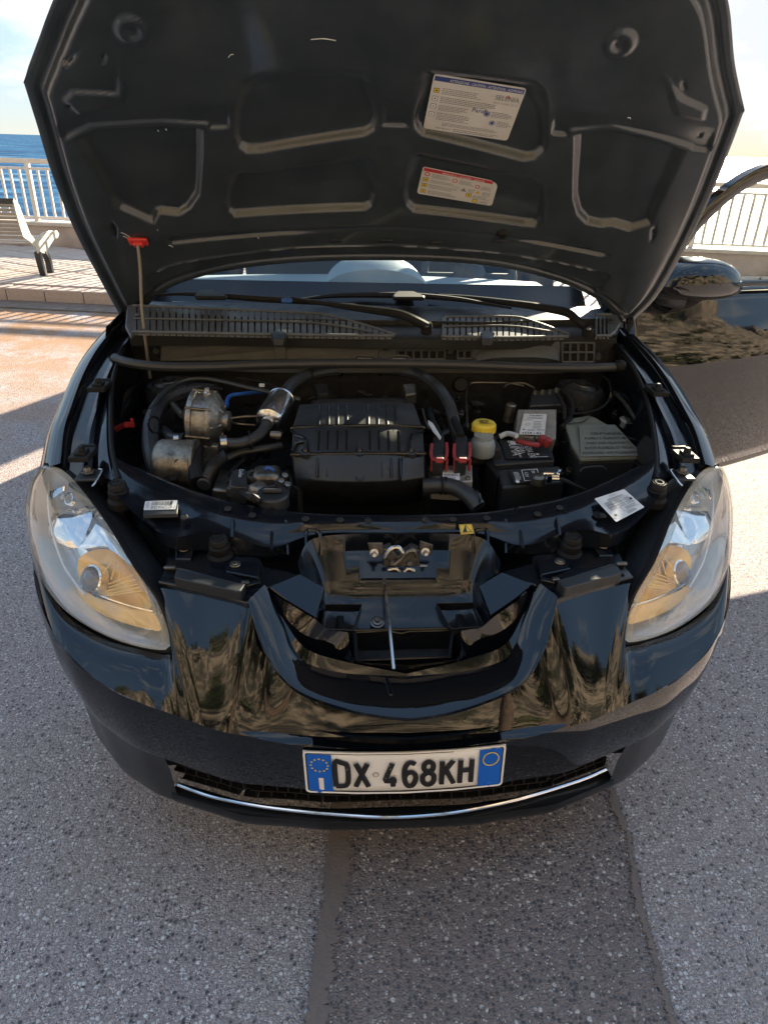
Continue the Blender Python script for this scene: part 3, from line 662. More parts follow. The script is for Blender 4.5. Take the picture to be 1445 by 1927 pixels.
# ---- fenders
F0 = np.array(pz([(113, 872, .782), (120, 808, .812), (133, 766, .832), (158, 700, .866), (187, 650, .893), (228, 602, .918)]))
F0 = spline_keys(F0, 5)
def frow(dx, dz, xo=None, f=0):
    Q = F0.copy(); Q[:, 2] += dz; Q[:, 0] -= dx
    return Q
tt = np.linspace(0, 1, len(F0))
o1 = F0.copy(); o1[:, 0] -= .030; o1[:, 2] -= .010
o2 = F0.copy(); o2[:, 0] = -.778-.067*np.sin(tt*math.pi*.5); o2[:, 2] -= .07
o3 = o2.copy(); o3[:, 0] -= .012; o3[:, 2] = .66
o4 = o3.copy(); o4[:, 0] += .008; o4[:, 2] = .62-.28*np.clip((tt-.75)*4, 0, 1)
g1 = F0+[.010, 0, -.012]
half([g1, F0+[.002, 0, 0], F0, o1, o2, o3, o4], 'front_fender', M['paint'], smooth=60)
# gutters and inner flange along the fender
gu = [F0+[.010, 0, -.012], F0+[.014, 0, -.03], F0+[.040, 0, -.032], F0+[.046, 0, -.014], F0+[.056, 0, -.012], F0+[.062, 0, -.03]]
half(gu, 'fender_gutter', M['paint_in'], smooth=30)
fi = np.array(pz([(215, 905, .765), (203, 850, .782), (201, 780, .82), (206, 716, .848), (222, 668, .868), (240, 640, .88)])); FI = resample(fi, len(F0))
ap1 = FI+[.004, 0, -.015]; ap2 = FI+[.03, 0, -.10]; ap3 = FI+[.06, 0, -.32]
half([F0+[.062, 0, -.03], FI*.5+(F0+[.062, 0, -.03])*.5+[0, 0, .003], FI, ap1, ap2, ap3], 'inner_wing', M['paint_in'], smooth=35)
for q in ((1, 1), (-1, 1)):
    P = [p*[q[0], 1, 1] for p in FI+[.010, 0, .004]]; MB().tube(P, .0055, 8, k=40).build('bay_seal', M['rubber'], CAR)
for s in (1, -1):
    for px, py, z in ((188, 727, .856), (157, 855, .797)):
        c = U(px, py, z=z)*[s, 1, 1]; mb = MB(); mb.box(c, (.042, .062, .012)); mb.box(c+[0, -.006, .006], (.024, .030, .012)); mb.lathe([(0, .022), (.006, .022), (.009, .012), (.009, 0)], c+[0, -.006, 0], (0, 0, 1), 12); mb.box(c+[0, .034, .0], (.034, .010, .018))
        mb.build('rubber_buffer_clip', M['rubber'], CAR, bevel=.002)
# body sides, roof and tail (mostly hidden behind the bonnet)
def side_strip(rows, name, m, **k): return half(rows, name, m, **k)
ysd = [1.10, 1.55, 2.1, 2.7, 3.2, 3.62, 3.80]; xsd = [.800, .812, .82, .82, .81, .78, .70]
belt = [(-x*.955, y, .93+.02*(y-1.1)) for x, y in zip(xsd, ysd)]; sill = [(-x*.985, y, .26) for x, y in zip(xsd, ysd)]; mids = [(-x-.03, y, .62) for x, y in zip(xsd, ysd)]
# image-left door side closed, image-right door aperture open
MB().grid([spline_keys(r, 4) for r in (belt, mids, sill)]).build('body_side', M['paint'], CAR, smooth=60)
R2 = [spline_keys([np.array(p)*[-1, 1, 1] for p in r[2:]], 4) for r in (belt, mids, sill)]
MB().grid(R2).build('body_side', M['paint'], CAR, smooth=60)
rl = [(.56, 2.05, 1.44), (.60, 2.5, 1.50), (.60, 3.0, 1.49), (.57, 3.45, 1.42)]
rf = []
for s in np.linspace(-1, 1, 13): rf.append([np.array([x*s, y, z+.035*(1-s*s)]) for x, y, z in rl])
MB().grid([spline_keys(r, 5) for r in rf]).build('roof', M['paint'], CAR, smooth=60, solid=.03)
for s in (1, -1):
    sg = np.array([s, 1, 1])
    MB().tube([np.array(p)*sg for p in ((.76, 1.32, .95), (.68, 1.72, 1.24), (.585, 2.08, 1.45))], .032, 10).build('windscreen_pillar', M['paint'], CAR)
    MB().tube([np.array(p)*sg for p in ((.82, 2.62, .95), (.72, 2.66, 1.25), (.60, 2.68, 1.48))], .045, 8).build('door_pillar', M['paint'], CAR)
    mb = MB(); mb.prism([np.array(p)*sg for p in ((.80, 3.15, .96), (.58, 3.10, 1.47), (.54, 3.48, 1.42), (.70, 3.80, .98))], (-.05*s, 0, 0)); mb.build('rear_pillar', M['paint'], CAR, bevel=.01)
    g = [np.array(p)*sg for p in ((.80, 2.66, .97), (.585, 2.70, 1.46), (.58, 3.12, 1.45), (.80, 3.16, .97))]
    MB().poly(g).build('rear_side_window', M['sideglass'], CAR)
g = [np.array(p)*[1, 1, 1] for p in ((-.80, 1.62, .96), (-.585, 2.12, 1.45), (-.60, 2.64, 1.47), (-.81, 2.60, .96))]
MB().poly(g).build('door_window', M['sideglass'], CAR)
tl = [[np.array([x*s, y+.06*(1-s*s), z]) for s in np.linspace(-1, 1, 9)] for x, y, z in ((.69, 3.80, .98), (.72, 3.84, .75), (.70, 3.84, .45), (.68, 3.78, .28))]
MB().grid(tl).build('tailgate', M['paint'], CAR, smooth=60)
MB().poly([(-.69, 3.80, .98), (.69, 3.80, .98), (.54, 3.47, 1.41), (-.54, 3.47, 1.41)]).build('rear_window', M['sideglass'], CAR)
MB().box((0, 2.45, .27), (1.5, 2.4, .05)).build('floor_pan', M['interior'], CAR)
MB().box((0, .70, .24), (1.15, 1.05, .02)).build('undertray', M['dark'], CAR)
for sx in (1, -1):
    for y in (.76, 3.15):
        c = np.array([sx*.68, y+.04, .295]); t = MB(); t.lathe([(.17, -.08), (.26, -.09), (.293, -.07), (.297, 0), (.293, .07), (.26, .09), (.17, .08)], c, (1, 0, 0), 40)
        t = t.build('wheel', M['tyre'], CAR); r = MB(); r.lathe([(.18, .05*sx), (.17, .075*sx), (.05, .06*sx), (0, .06*sx)], c, (1, 0, 0), 40)
        for k in range(7):
            a = k*2*math.pi/7; r.box(c+np.array([.066*sx, .1*math.cos(a), .1*math.sin(a)]), (.02, .13, .03), np.array([[1, 0, 0], [0, math.cos(a), -math.sin(a)], [0, math.sin(a), math.cos(a)]]))
        r.build('rim', M['rim'], t)
for s in (1, -1):
    mb = MB(); R = []
    for a in np.linspace(0, math.pi, 15): R.append([(s*.56, .80+.32*math.cos(a), .30+.32*math.sin(a)), (s*.76, .80+.32*math.cos(a), .30+.32*math.sin(a))])
    mb.grid(R); mb.build('wheel_arch_liner', M['dark'], CAR)

# =================================================================== BONNET
HA = rad(43); HO = np.array([0, 1.35, .92]); Ha = np.array([0, -math.cos(HA), math.sin(HA)]); Hn = np.array([0, math.sin(HA), math.cos(HA)])
def hood_h(x, s): return .055*(1-(x/.73)**2)+.03*(np.sin(np.pi*np.clip(s, 0, 1.2)/1.2)-.8)
def hood_pt(x, s, t=0.0):
    """t: height of the inner panel above the skin, towards the viewer"""
    h = hood_h(x, s)-t
    return HO+np.array([x, 0, 0])+s*Ha+h*Hn
def HX(px, py, t=0.0):
    h = .03
    for _ in range(8):
        P = Upl(px, py, HO+h*Hn, Hn); x = P[0]; s = float(np.dot(P-HO, Ha)); h = float(hood_h(x, s))-t
    return np.array([x, s])
HE_L = [HX(*p) for p in ((232, 603), (190, 527), (140, 430), (100, 330), (70, 232), (45, 152), (70, 85), (100, 5))]
HE_R = [HX(*p) for p in ((1187, 606), (1235, 557), (1282, 478), (1330, 382), (1370, 285), (1400, 205), (1382, 120), (1370, 5))]
for E_, sg in ((HE_L, -1), (HE_R, 1)):
    E_ += [np.array([sg*.52, 1.10]), np.array([sg*.40, 1.17])]
rear = resample([HX(*p) for p in ((232, 603), (262, 590), (300, 553), (345, 530), (430, 508), (560, 493), (740, 489), (900, 497), (1010, 517), (1090, 545), (1140, 574), (1160, 598), (1187, 606))], 400)
NU, NV = 330, 270
def edge_resample(E_, n):
    a = resample(E_[:6], int(n*.72), True); b = resample(E_[5:], n-int(n*.72)+1, True)[1:]; return np.vstack([a, b])
EL, ER = edge_resample(HE_L, NV), edge_resample(HE_R, NV)
uu = np.linspace(0, 1, NU); vv = np.linspace(0, 1, NV)
X = EL[:, 0][:, None]*(1-uu)+ER[:, 0][:, None]*uu; S = EL[:, 1][:, None]*(1-uu)+ER[:, 1][:, None]*uu
chord = rear[0][1]+(rear[-1][1]-rear[0][1])*uu
bulge = np.interp(X[0], rear[:, 0], rear[:, 1])-chord
S += bulge[None, :]*((1-vv)**2.2)[:, None]
S += (.085*(1-(2*uu-1)**2))[None, :]*(np.clip((vv-.72)/.28, 0, 1)**2)[:, None]
def sdf(poly, X, S):
    P = np.array(poly); d = np.full(X.shape, 1e9); ins = np.zeros(X.shape, bool); n = len(P)
    for i in range(n):
        a, b = P[i], P[(i+1) % n]; e = b-a; wx, ws = X-a[0], S-a[1]
        t = np.clip((wx*e[0]+ws*e[1])/(e@e+1e-12), 0, 1); d = np.minimum(d, (wx-t*e[0])**2+(ws-t*e[1])**2)
        c = ((a[1] <= S) & (S < b[1])) | ((b[1] <= S) & (S < a[1])); xi = a[0]+(S-a[1])/(b[1]-a[1]+1e-12)*e[0]; ins ^= c & (X < xi)
    d = np.sqrt(d); return np.where(ins, -d, d)
ss = lambda x: np.clip(x, 0, 1)**2*(3-2*np.clip(x, 0, 1))
def edge_dist():
    loop = [tuple(p) for p in np.vstack([EL[::6], np.stack([X[-1, ::10], S[-1, ::10]], 1), ER[::-6], np.stack([X[0, ::-8], S[0, ::-8]], 1)])]
    return np.abs(sdf(loop, X, S))
ED = edge_dist()
T = .022*ss((ED-.030)/.016)+.004*ss((.012-np.abs(ED-.010))/.004)
hp = lambda L: [HX(*p, t=.02) for p in L]
mirp = lambda P: [np.array([-p[0], p[1]]) for p in P]
def pocket(poly, depth, wdt, r=0.0, soft=.045):
    """a pressed recess: a crisp wall at its lower end, fading out towards the upper one"""
    global T
    P = np.array(poly); k = ss((S-(P[:, 1].min()+.35*np.ptp(P[:, 1])))/(.5*np.ptp(P[:, 1]))); w = wdt+(soft-wdt)*k
    T = T-depth*ss(-(sdf(poly, X, S)-r)/w)
LU = hp([(437, 262), (446, 280), (462, 291), (490, 291), (690, 259), (708, 248), (716, 225), (716, 155), (700, 132), (640, 122), (480, 135), (446, 150), (438, 180)])
LLp = hp([(420, 385), (424, 400), (440, 412), (690, 399), (704, 390), (711, 370), (712, 305), (695, 285), (480, 318), (440, 318), (425, 330)])
LO = hp([(193, 352), (203, 380), (222, 397), (292, 428), (303, 406), (340, 410), (362, 396), (380, 370), (388, 290), (388, 238), (300, 232), (175, 240), (135, 262), (160, 300)])
RU = hp([(773, 226), (777, 244), (792, 258), (985, 306), (1010, 302), (1030, 285), (1036, 200), (1030, 165), (1010, 148), (815, 122), (785, 128), (775, 150)])
RL = hp([(756, 370), (760, 388), (775, 402), (985, 428), (1010, 430), (1026, 415), (1030, 345), (1010, 330), (790, 280), (765, 288), (757, 310)])
ROp = hp([(1075, 250), (1074, 375), (1082, 405), (1100, 424), (1128, 430), (1152, 428), (1185, 438), (1230, 425), (1236, 400), (1270, 330), (1295, 280), (1240, 262), (1150, 240)])
for p in (LU, RU): pocket(p, .020, .013, -.003)
for p in (LLp, RL): pocket(p, .020, .014, -.003)
for p in (LO, ROp): pocket(p, .020, .014, -.003, .02)
slit = hp([(311, 452), (318, 442), (560, 427), (740, 421), (925, 436), (1100, 462), (1150, 480), (1130, 483), (925, 446), (740, 431), (560, 441), (325, 461)])
pocket(slit, .010, .007)
# hem ridge along the trailing edge, bosses and slots
hem = np.array(hp([(265, 522), (330, 495), (430, 478), (560, 464), (740, 460), (930, 474), (1050, 492), (1170, 520)])); hs = np.interp(X, hem[:, 0], hem[:, 1])
T += .005*ss(1-np.abs(S-hs)/.006)*(np.abs(X) < .62)*(S < hs+.03)
T -= .010*ss((hs-S)/.010)*(np.abs(X) < .66)*ss((ED-.010)/.02)
st_l = np.interp(X, [-.7, .7], [HX(110, 250)[1], HX(1345, 275)[1]]); pk = np.minimum.reduce([sdf(p, X, S) for p in (LU, RU, LLp, RL, LO, ROp)]); T -= .008*ss((S-st_l)/.006)*(1-ss((S-st_l-.006)/.07))*ss((ED-.045)/.01)*ss((pk-.004)/.008)
for (px, py, r, h) in ((250, 55, .034, .007), (1165, 80, .034, .006)):
    c = HX(px, py, .02); d = np.hypot(X-c[0], S-c[1]); T += h*ss((r-d)/.012)-h*.8*ss((r*.55-d)/.01)
for L, h in (([(112, 118), (128, 128), (160, 92), (150, 80)], -.012), ([(118, 185), (135, 165), (220, 170), (215, 95), (240, 100), (235, 190), (150, 215)], .007), ([(1235, 130), (1262, 140), (1290, 180), (1330, 200), (1325, 225), (1270, 215)], .007),
             ([(186, 92), (203, 88), (200, 118), (190, 118)], -.010), ([(126, 178), (133, 178), (137, 205), (128, 205)], -.010), ([(1277, 140), (1290, 144), (1292, 170), (1280, 165)], -.010), ([(1317, 238), (1324, 240), (1318, 262), (1311, 260)], -.010),
             ([(195, 385), (205, 392), (222, 430), (222, 455), (210, 440)], -.012), ([(1242, 400), (1234, 440), (1222, 460), (1225, 420)], -.012), ([(782, 3), (850, 3), (845, 10), (788, 10)], -.006)):
    pocket(hp(L), -h, .007)
P = HO[None, None, :]+X[..., None]*np.array([1, 0, 0])+S[..., None]*Ha+(hood_h(X, S)-np.maximum(T, -.004))[..., None]*Hn
mb = MB(); mb.v = [tuple(p) for p in P.reshape(-1, 3)]
idx = np.arange(NU*NV).reshape(NV, NU); q = np.stack([idx[:-1, :-1], idx[:-1, 1:], idx[1:, 1:], idx[1:, :-1]], -1).reshape(-1, 4)
mb.f = [tuple(int(i) for i in r) for r in q]; mb.m = [0]*len(mb.f)
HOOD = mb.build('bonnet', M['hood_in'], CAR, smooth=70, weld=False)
st_ = 6; Xo, So = X[::st_, ::st_], S[::st_, ::st_]
Xo = np.hstack([Xo, X[::st_, -1:]]); So = np.hstack([So, S[::st_, -1:]])
Po = HO+Xo[..., None]*np.array([1, 0, 0])+So[..., None]*Ha+(hood_h(Xo, So)+.007)[..., None]*Hn
MB().grid(list(Po)).build('outer_skin', M['paint'], HOOD, smooth=60, solid=.0015)
# trailing edge trim hooks, small fixing tabs
for px, py in ((632, 451), (727, 451), (820, 455), (938, 452)):
    c = HX(px, py, .02); MB().box(hood_pt(c[0], c[1], .024), (.035, .012, .004), np.stack([[1, 0, 0], Ha, -Hn], 1)).build('hook_slot', M['plastic'], HOOD, bevel=.002)
for px, py in ((945, 438),):
    c = HX(px, py, .02); MB().lathe([(.0, .016), (.010, .016), (.016, .008), (.018, 0)], hood_pt(c[0], c[1], .016), -Hn, 14).build('rubber_bump', M['rubber'], HOOD)

# printed labels: a page with flat print on it
def label(name, corners, parent, pm, items, off, thick=.0006, n=10, corner=.05, mats=None, normal=None, cut=None):
    """corners: 3D TL, TR, BR, BL; items are printed rectangles and words in page units (0..1, top-left origin)"""
    c = [np.array(p) for p in corners]
    nr = np.cross(c[1]-c[0], c[3]-c[0]); nr /= np.linalg.norm(nr)
    if np.dot(nr, CAM-c[0]) < 0: nr = -nr
    w = np.linalg.norm(c[1]-c[0]); h = np.linalg.norm(c[3]-c[0])
    def pt(u, v, o=0): return (c[0]*(1-u)+c[1]*u)*(1-v)+(c[3]*(1-u)+c[2]*u)*v+nr*(off+o)
    mats = [pm]+[M[k] for k in ('ink', 'ink_grey', 'ink_blue', 'ink_red', 'ink_yellow', 'ink_white')]
    K = {'k': 1, 'g': 2, 'b': 3, 'r': 4, 'y': 5, 'w': 6}
    mb = MB(); P = cut if cut else rrect(0, 0, 1, 1, corner, w/h, 4)
    mb.poly([pt(a, b) for a, b in P], 0)
    for it in items:
        if it[0] == 'rect': _, u0, v0, u1, v1, k = it; mb.poly([pt(u0, v0, .0004), pt(u1, v0, .0004), pt(u1, v1, .0004), pt(u0, v1, .0004)], K[k])
        elif it[0] == 'para':                       # lines of tiny print as broken strokes
            _, u0, v0, u1, v1, nl, k = it
            for i in range(nl):
                v = v0+(v1-v0)*(i+.2)/nl; dv = (v1-v0)/nl*.42; u = u0; ue = u1-random.random()*.25*(u1-u0)
                while u < ue:
                    du = random.uniform(.010, .035); mb.poly([pt(u, v, .0004), pt(min(u+du, ue), v, .0004), pt(min(u+du, ue), v+dv, .0004), pt(u, v+dv, .0004)], K[k]); u += du+.007
        elif it[0] == 'disc':
            _, u, v, r, k = it; mb.poly([pt(u+r*math.cos(a), v+r*w/h*math.sin(a), .0006) for a in np.linspace(0, 2*math.pi, 17)[:-1]], K[k])
        elif it[0] == 'ring':
            _, u, v, r, r2, k = it; A = np.linspace(0, 2*math.pi, 21); mb.grid([[pt(u+q*math.cos(a), v+q*w/h*math.sin(a), .0007) for a in A] for q in (r, r2)], K[k])
        elif it[0] == 'tri':
            _, u, v, r, k = it; mb.poly([pt(u, v-r*w/h, .0006), pt(u+r, v+r*.8*w/h, .0006), pt(u-r, v+r*.8*w/h, .0006)], K[k])
        elif it[0] == 'pict':                       # framed pictogram
            _, u, v, r, k, k2 = it; R_ = r*w/h
            mb.poly([pt(u-r, v-R_, .0004), pt(u+r, v-R_, .0004), pt(u+r, v+R_, .0004), pt(u-r, v+R_, .0004)], K['k']); r *= .84; R_ *= .84
            mb.poly([pt(u-r, v-R_, .0006), pt(u+r, v-R_, .0006), pt(u+r, v+R_, .0006), pt(u-r, v+R_, .0006)], K[k]); r *= .5; R_ *= .5
            mb.poly([pt(u-r, v-R_*.3, .0008), pt(u, v-R_, .0008), pt(u+r, v+R_*.2, .0008), pt(u, v+R_, .0008)], K[k2])
        elif it[0] == 'text':                       # word, left, baseline, cap height (page units), stretch
            _, txt, u, v, hh, k = it[:6]; stretch = it[6] if len(it) > 6 else 1.0; rot = it[7] if len(it) > 7 else 0
            V, F = text_geo(txt); V = V*hh; ln = V[:, 0].max()
            if rot: V = V*np.array([min(1, (.95-v)/ln), 1])
            else: stretch = min(stretch, (.97-u)/(ln*h/w))
            for f in F:
                Q = []
                for i in f:
                    a, b = V[i]; 
                    if rot: a, b = -b*math.sin(rot)+a*math.cos(rot), a*math.sin(rot)+b*math.cos(rot)
                    Q.append(pt(u+a*h/w*stretch, v-b, .0008))
                mb.poly(Q, K[k])
        elif it[0] == 'bars':
            _, u0, v0, u1, v1, nb, k = it; u = u0
            while u < u1:
                du = random.choice([.5, 1, 1, 1.8])*(u1-u0)/nb/2; mb.poly([pt(u, v0, .0004), pt(u+du, v0, .0004), pt(u+du, v1, .0004), pt(u, v1, .0004)], K[k]); u += du+random.choice([.7, 1, 1.6])*(u1-u0)/nb/2
    return mb.build(name, mats, parent, smooth=0, weld=False)
_tg = {}
def text_geo(t):
    """triangulated outline of a word set in the built-in font, cap height 1"""
    if t in _tg: return _tg[t]
    cu = bpy.data.curves.new('lettering', 'FONT'); cu.body = t; cu.size = 1.4; cu.resolution_u = 2
    ob = bpy.data.objects.new('lettering', cu); COL.objects.link(ob); bpy.context.view_layer.update()
    me = bpy.data.meshes.new_from_object(ob.evaluated_get(bpy.context.evaluated_depsgraph_get()))
    V = np.array([(v.co.x, v.co.y) for v in me.vertices]) if len(me.vertices) else np.zeros((0, 2)); F = [tuple(p.vertices) for p in me.polygons]
    bpy.data.objects.remove(ob); bpy.data.curves.remove(cu); bpy.data.meshes.remove(me)
    _tg[t] = (V, F); return V, F
def hood_quad(pts, t): return [hood_pt(*HX(px, py, t), t) for px, py in pts]
label('service_label', hood_quad([(817, 136), (991, 164), (954, 263), (796, 239)], .004), HOOD, M['cream'], [
    ('rect', .015, .03, .985, .11, 'b'), ('text', 'ATTENZIONE - CAUTION - ATTENTION - ACHTUNG', .18, .095, .045, 'w', 1.0),
    ('pict', .060, .27, .030, 'y', 'k'), ('pict', .060, .41, .030, 'w', 'k'), ('pict', .060, .55, .030, 'w', 'g'), ('pict', .060, .70, .030, 'w', 'g'),
    ('para', .12, .21, .58, .33, 4, 'g'), ('para', .12, .36, .80, .48, 4, 'g'), ('para', .12, .51, .46, .62, 4, 'g'), ('para', .12, .65, .52, .80, 5, 'g'),
    ('text', 'SELENIA', .70, .27, .09, 'g', .9), ('tri', .84, .19, .022, 'r'), ('text', 'M O T O R   O I L', .70, .34, .035, 'g', 1.0),
    ('text', 'Paraflu', .49, .545, .075, 'b', 1.0), ('disc', .665, .55, .036, 'b'), ('ring', .665, .55, .022, .028, 'w'), ('disc', .755, .70, .036, 'b'), ('ring', .755, .70, .022, .028, 'w'), ('para', .72, .49, .96, .60, 4, 'g'), ('para', .81, .65, .98, .76, 4, 'g'),
    ('para', .20, .83, .86, .90, 3, 'g'), ('para', .34, .92, .88, .985, 2, 'g'), ('text', 'SKAL 300 12/10', .14, .955, .025, 'k', 1.0)], .003, corner=.035)
label('warning_label', hood_quad([(796, 311), (938, 340), (925, 386), (784, 362)], .004), HOOD, M['cream'], [
    ('rect', .02, .03, .93, .14, 'r'), ('text', 'PERICOLO - DANGER - GEFAHR', .26, .125, .06, 'w', 1.0),
    ('ring', .075, .23, .022, .034, 'r'), ('pict', .07, .43, .032, 'y', 'k'), ('pict', .07, .64, .032, 'y', 'k'), ('pict', .07, .86, .032, 'y', 'k'), ('para', .14, .19, .40, .35, 4, 'g'), ('para', .13, .40, .52, .52, 4, 'g'), ('para', .13, .57, .52, .73, 4, 'g'), ('para', .13, .79, .52, .95, 4, 'g'),
    ('ring', .44, .28, .024, .034, 'r'), ('para', .50, .22, .70, .38, 4, 'g'), ('ring', .745, .34, .022, .032, 'r'), ('para', .80, .30, .94, .44, 4, 'g'),
    ('tri', .58, .55, .036, 'g'), ('para', .64, .48, .73, .62, 4, 'g'), ('tri', .77, .55, .034, 'y'), ('para', .83, .50, .96, .66, 4, 'g'), ('pict', .66, .72, .034, 'y', 'k'), ('para', .72, .68, .95, .82, 3, 'g'), ('pict', .76, .90, .032, 'y', 'y'), ('para', .82, .86, .93, .97, 3, 'g')],
    .003, cut=[(.0, .04), (.02, 0), (.90, 0), (.98, .10), (1, .20), (1, .90), (.99, .97), (.965, 1), (.03, 1), (.008, .96), (0, .90)])
# paint scuffs on the underside
sc_ = MB()
for (x1, y1, x2, y2) in ((585, 74, 632, 76), (430, 108, 440, 102), (228, 437, 246, 447), (232, 444, 244, 451), (318, 462, 326, 465), (296, 432, 298, 434), (485, 447, 487, 449), (1180, 222, 1186, 224), (297, 246, 299, 247), (312, 243, 314, 245)):
    a, b = HX(x1, y1, .022), HX(x2, y2, .022); sc_.tube([hood_pt(*a, .0225), hood_pt(*((a+b)/2+[0, .003]), .0225), hood_pt(*b, .0225)], .0008, 4, k=6)
sc_.build('paint_scuff', M['ink_white'], HOOD)
# prop: red socket and steel rod
c = HX(261, 450, .02); Rr = np.stack([[1, 0, 0], Ha, -Hn], 1); k0 = hood_pt(c[0], c[1], .024)
mb = MB(); mb.box(k0+Rr@np.array([0, 0, .003]), (.050, .026, .010), Rr); mb.box(k0+Rr@np.array([.0, -.003, .010]), (.026, .016, .012), Rr); mb.build('prop_socket', M['red'], HOOD, bevel=.004)
rod0 = U(283, 712, z=.80)
MB().tube([k0-Hn*.014, k0*.8+rod0*.2+np.array([0, -.004, 0]), k0*.5+rod0*.5+np.array([-.004, -.006, 0]), rod0], .0046, 8, k=24).build('prop_rod', mat('dull_prop_rod', (.20, .18, .15), .45, metal=.6), CAR)
# hinges
for s, (px, py) in ((-1, (236, 606)), (1, (1186, 606))):
    a = hood_pt(*HX(px, py-8, .01), .012); b = U(px+(0 if s < 0 else 2), py+75, z=.83)
    MB().prism([a+[s*.012, 0, 0], a-[s*.012, 0, 0], (a*.5+b*.5)-[s*.02, 0, 0], b-[s*.01, 0, 0], b+[s*.012, 0, 0]], (0, .012, 0)).build('bonnet_hinge', M['paint_in'], CAR, smooth=0, bevel=.003)

# =================================================================== HEADLIGHTS
hin = [(89, 877, .773), (115, 882, .765), (140, 901, .755), (170, 937, .735), (202, 980, .715), (232, 1029, .697), (257, 1069, .68), (279, 1099, .662), (299, 1129, .640), (317, 1174, .60), (324, 1209, .565), (319, 1220, .557), (302, 1222, .553)]
hout = [(264, 1216, .553), (214, 1200, .555), (165, 1174, .56), (127, 1144, .57), (95, 1102, .58), (75, 1059, .60), (64, 1009, .625), (59, 972, .65), (61, 942, .68), (70, 905, .725)]
LB = np.array(pz(hin+hout)); LC = LB.mean(0)
uu_, dd_, vt_ = np.linalg.svd(LB-LC); LN = vt_[2]; LN = LN if np.dot(LN, CAM-LC) > 0 else -LN
def hl(px, py, d): return Upl(px, py, LC-LN*d, LN)
c1 = lambda L, d: [hl(40+a/4.014, 860+b/4.014, d) for a, b in L]
loop = np.vstack([resample(np.vstack([LB, LB[:1]]), 97)[:-1]])
def ring(k, h):
    """the lens outline shrunk by k and lifted h along the lens normal"""
    C = LC+LN*np.dot(LB.mean(0)-LC, LN)
    fl = loop-np.outer((loop-LC)@LN, LN)*(1-k)*0
    return [C+(p-C)*k+LN*h for p in fl]
LUp = np.array([0, 0, 1.0])-LN*LN[2]; LUp /= np.linalg.norm(LUp)
def inner_patch(poly, d, bulge, rings=6, tilt=0.0):
    P = resample(np.vstack([poly, poly[:1]]), 41)[:-1]; C = P.mean(0); R = []; P = P-np.outer((P-C)@LUp, LN)*tilt
    for k in np.linspace(1, .02, rings): R.append([C+(p-C)*k+LN*bulge*(1-k*k) for p in P])
    return R
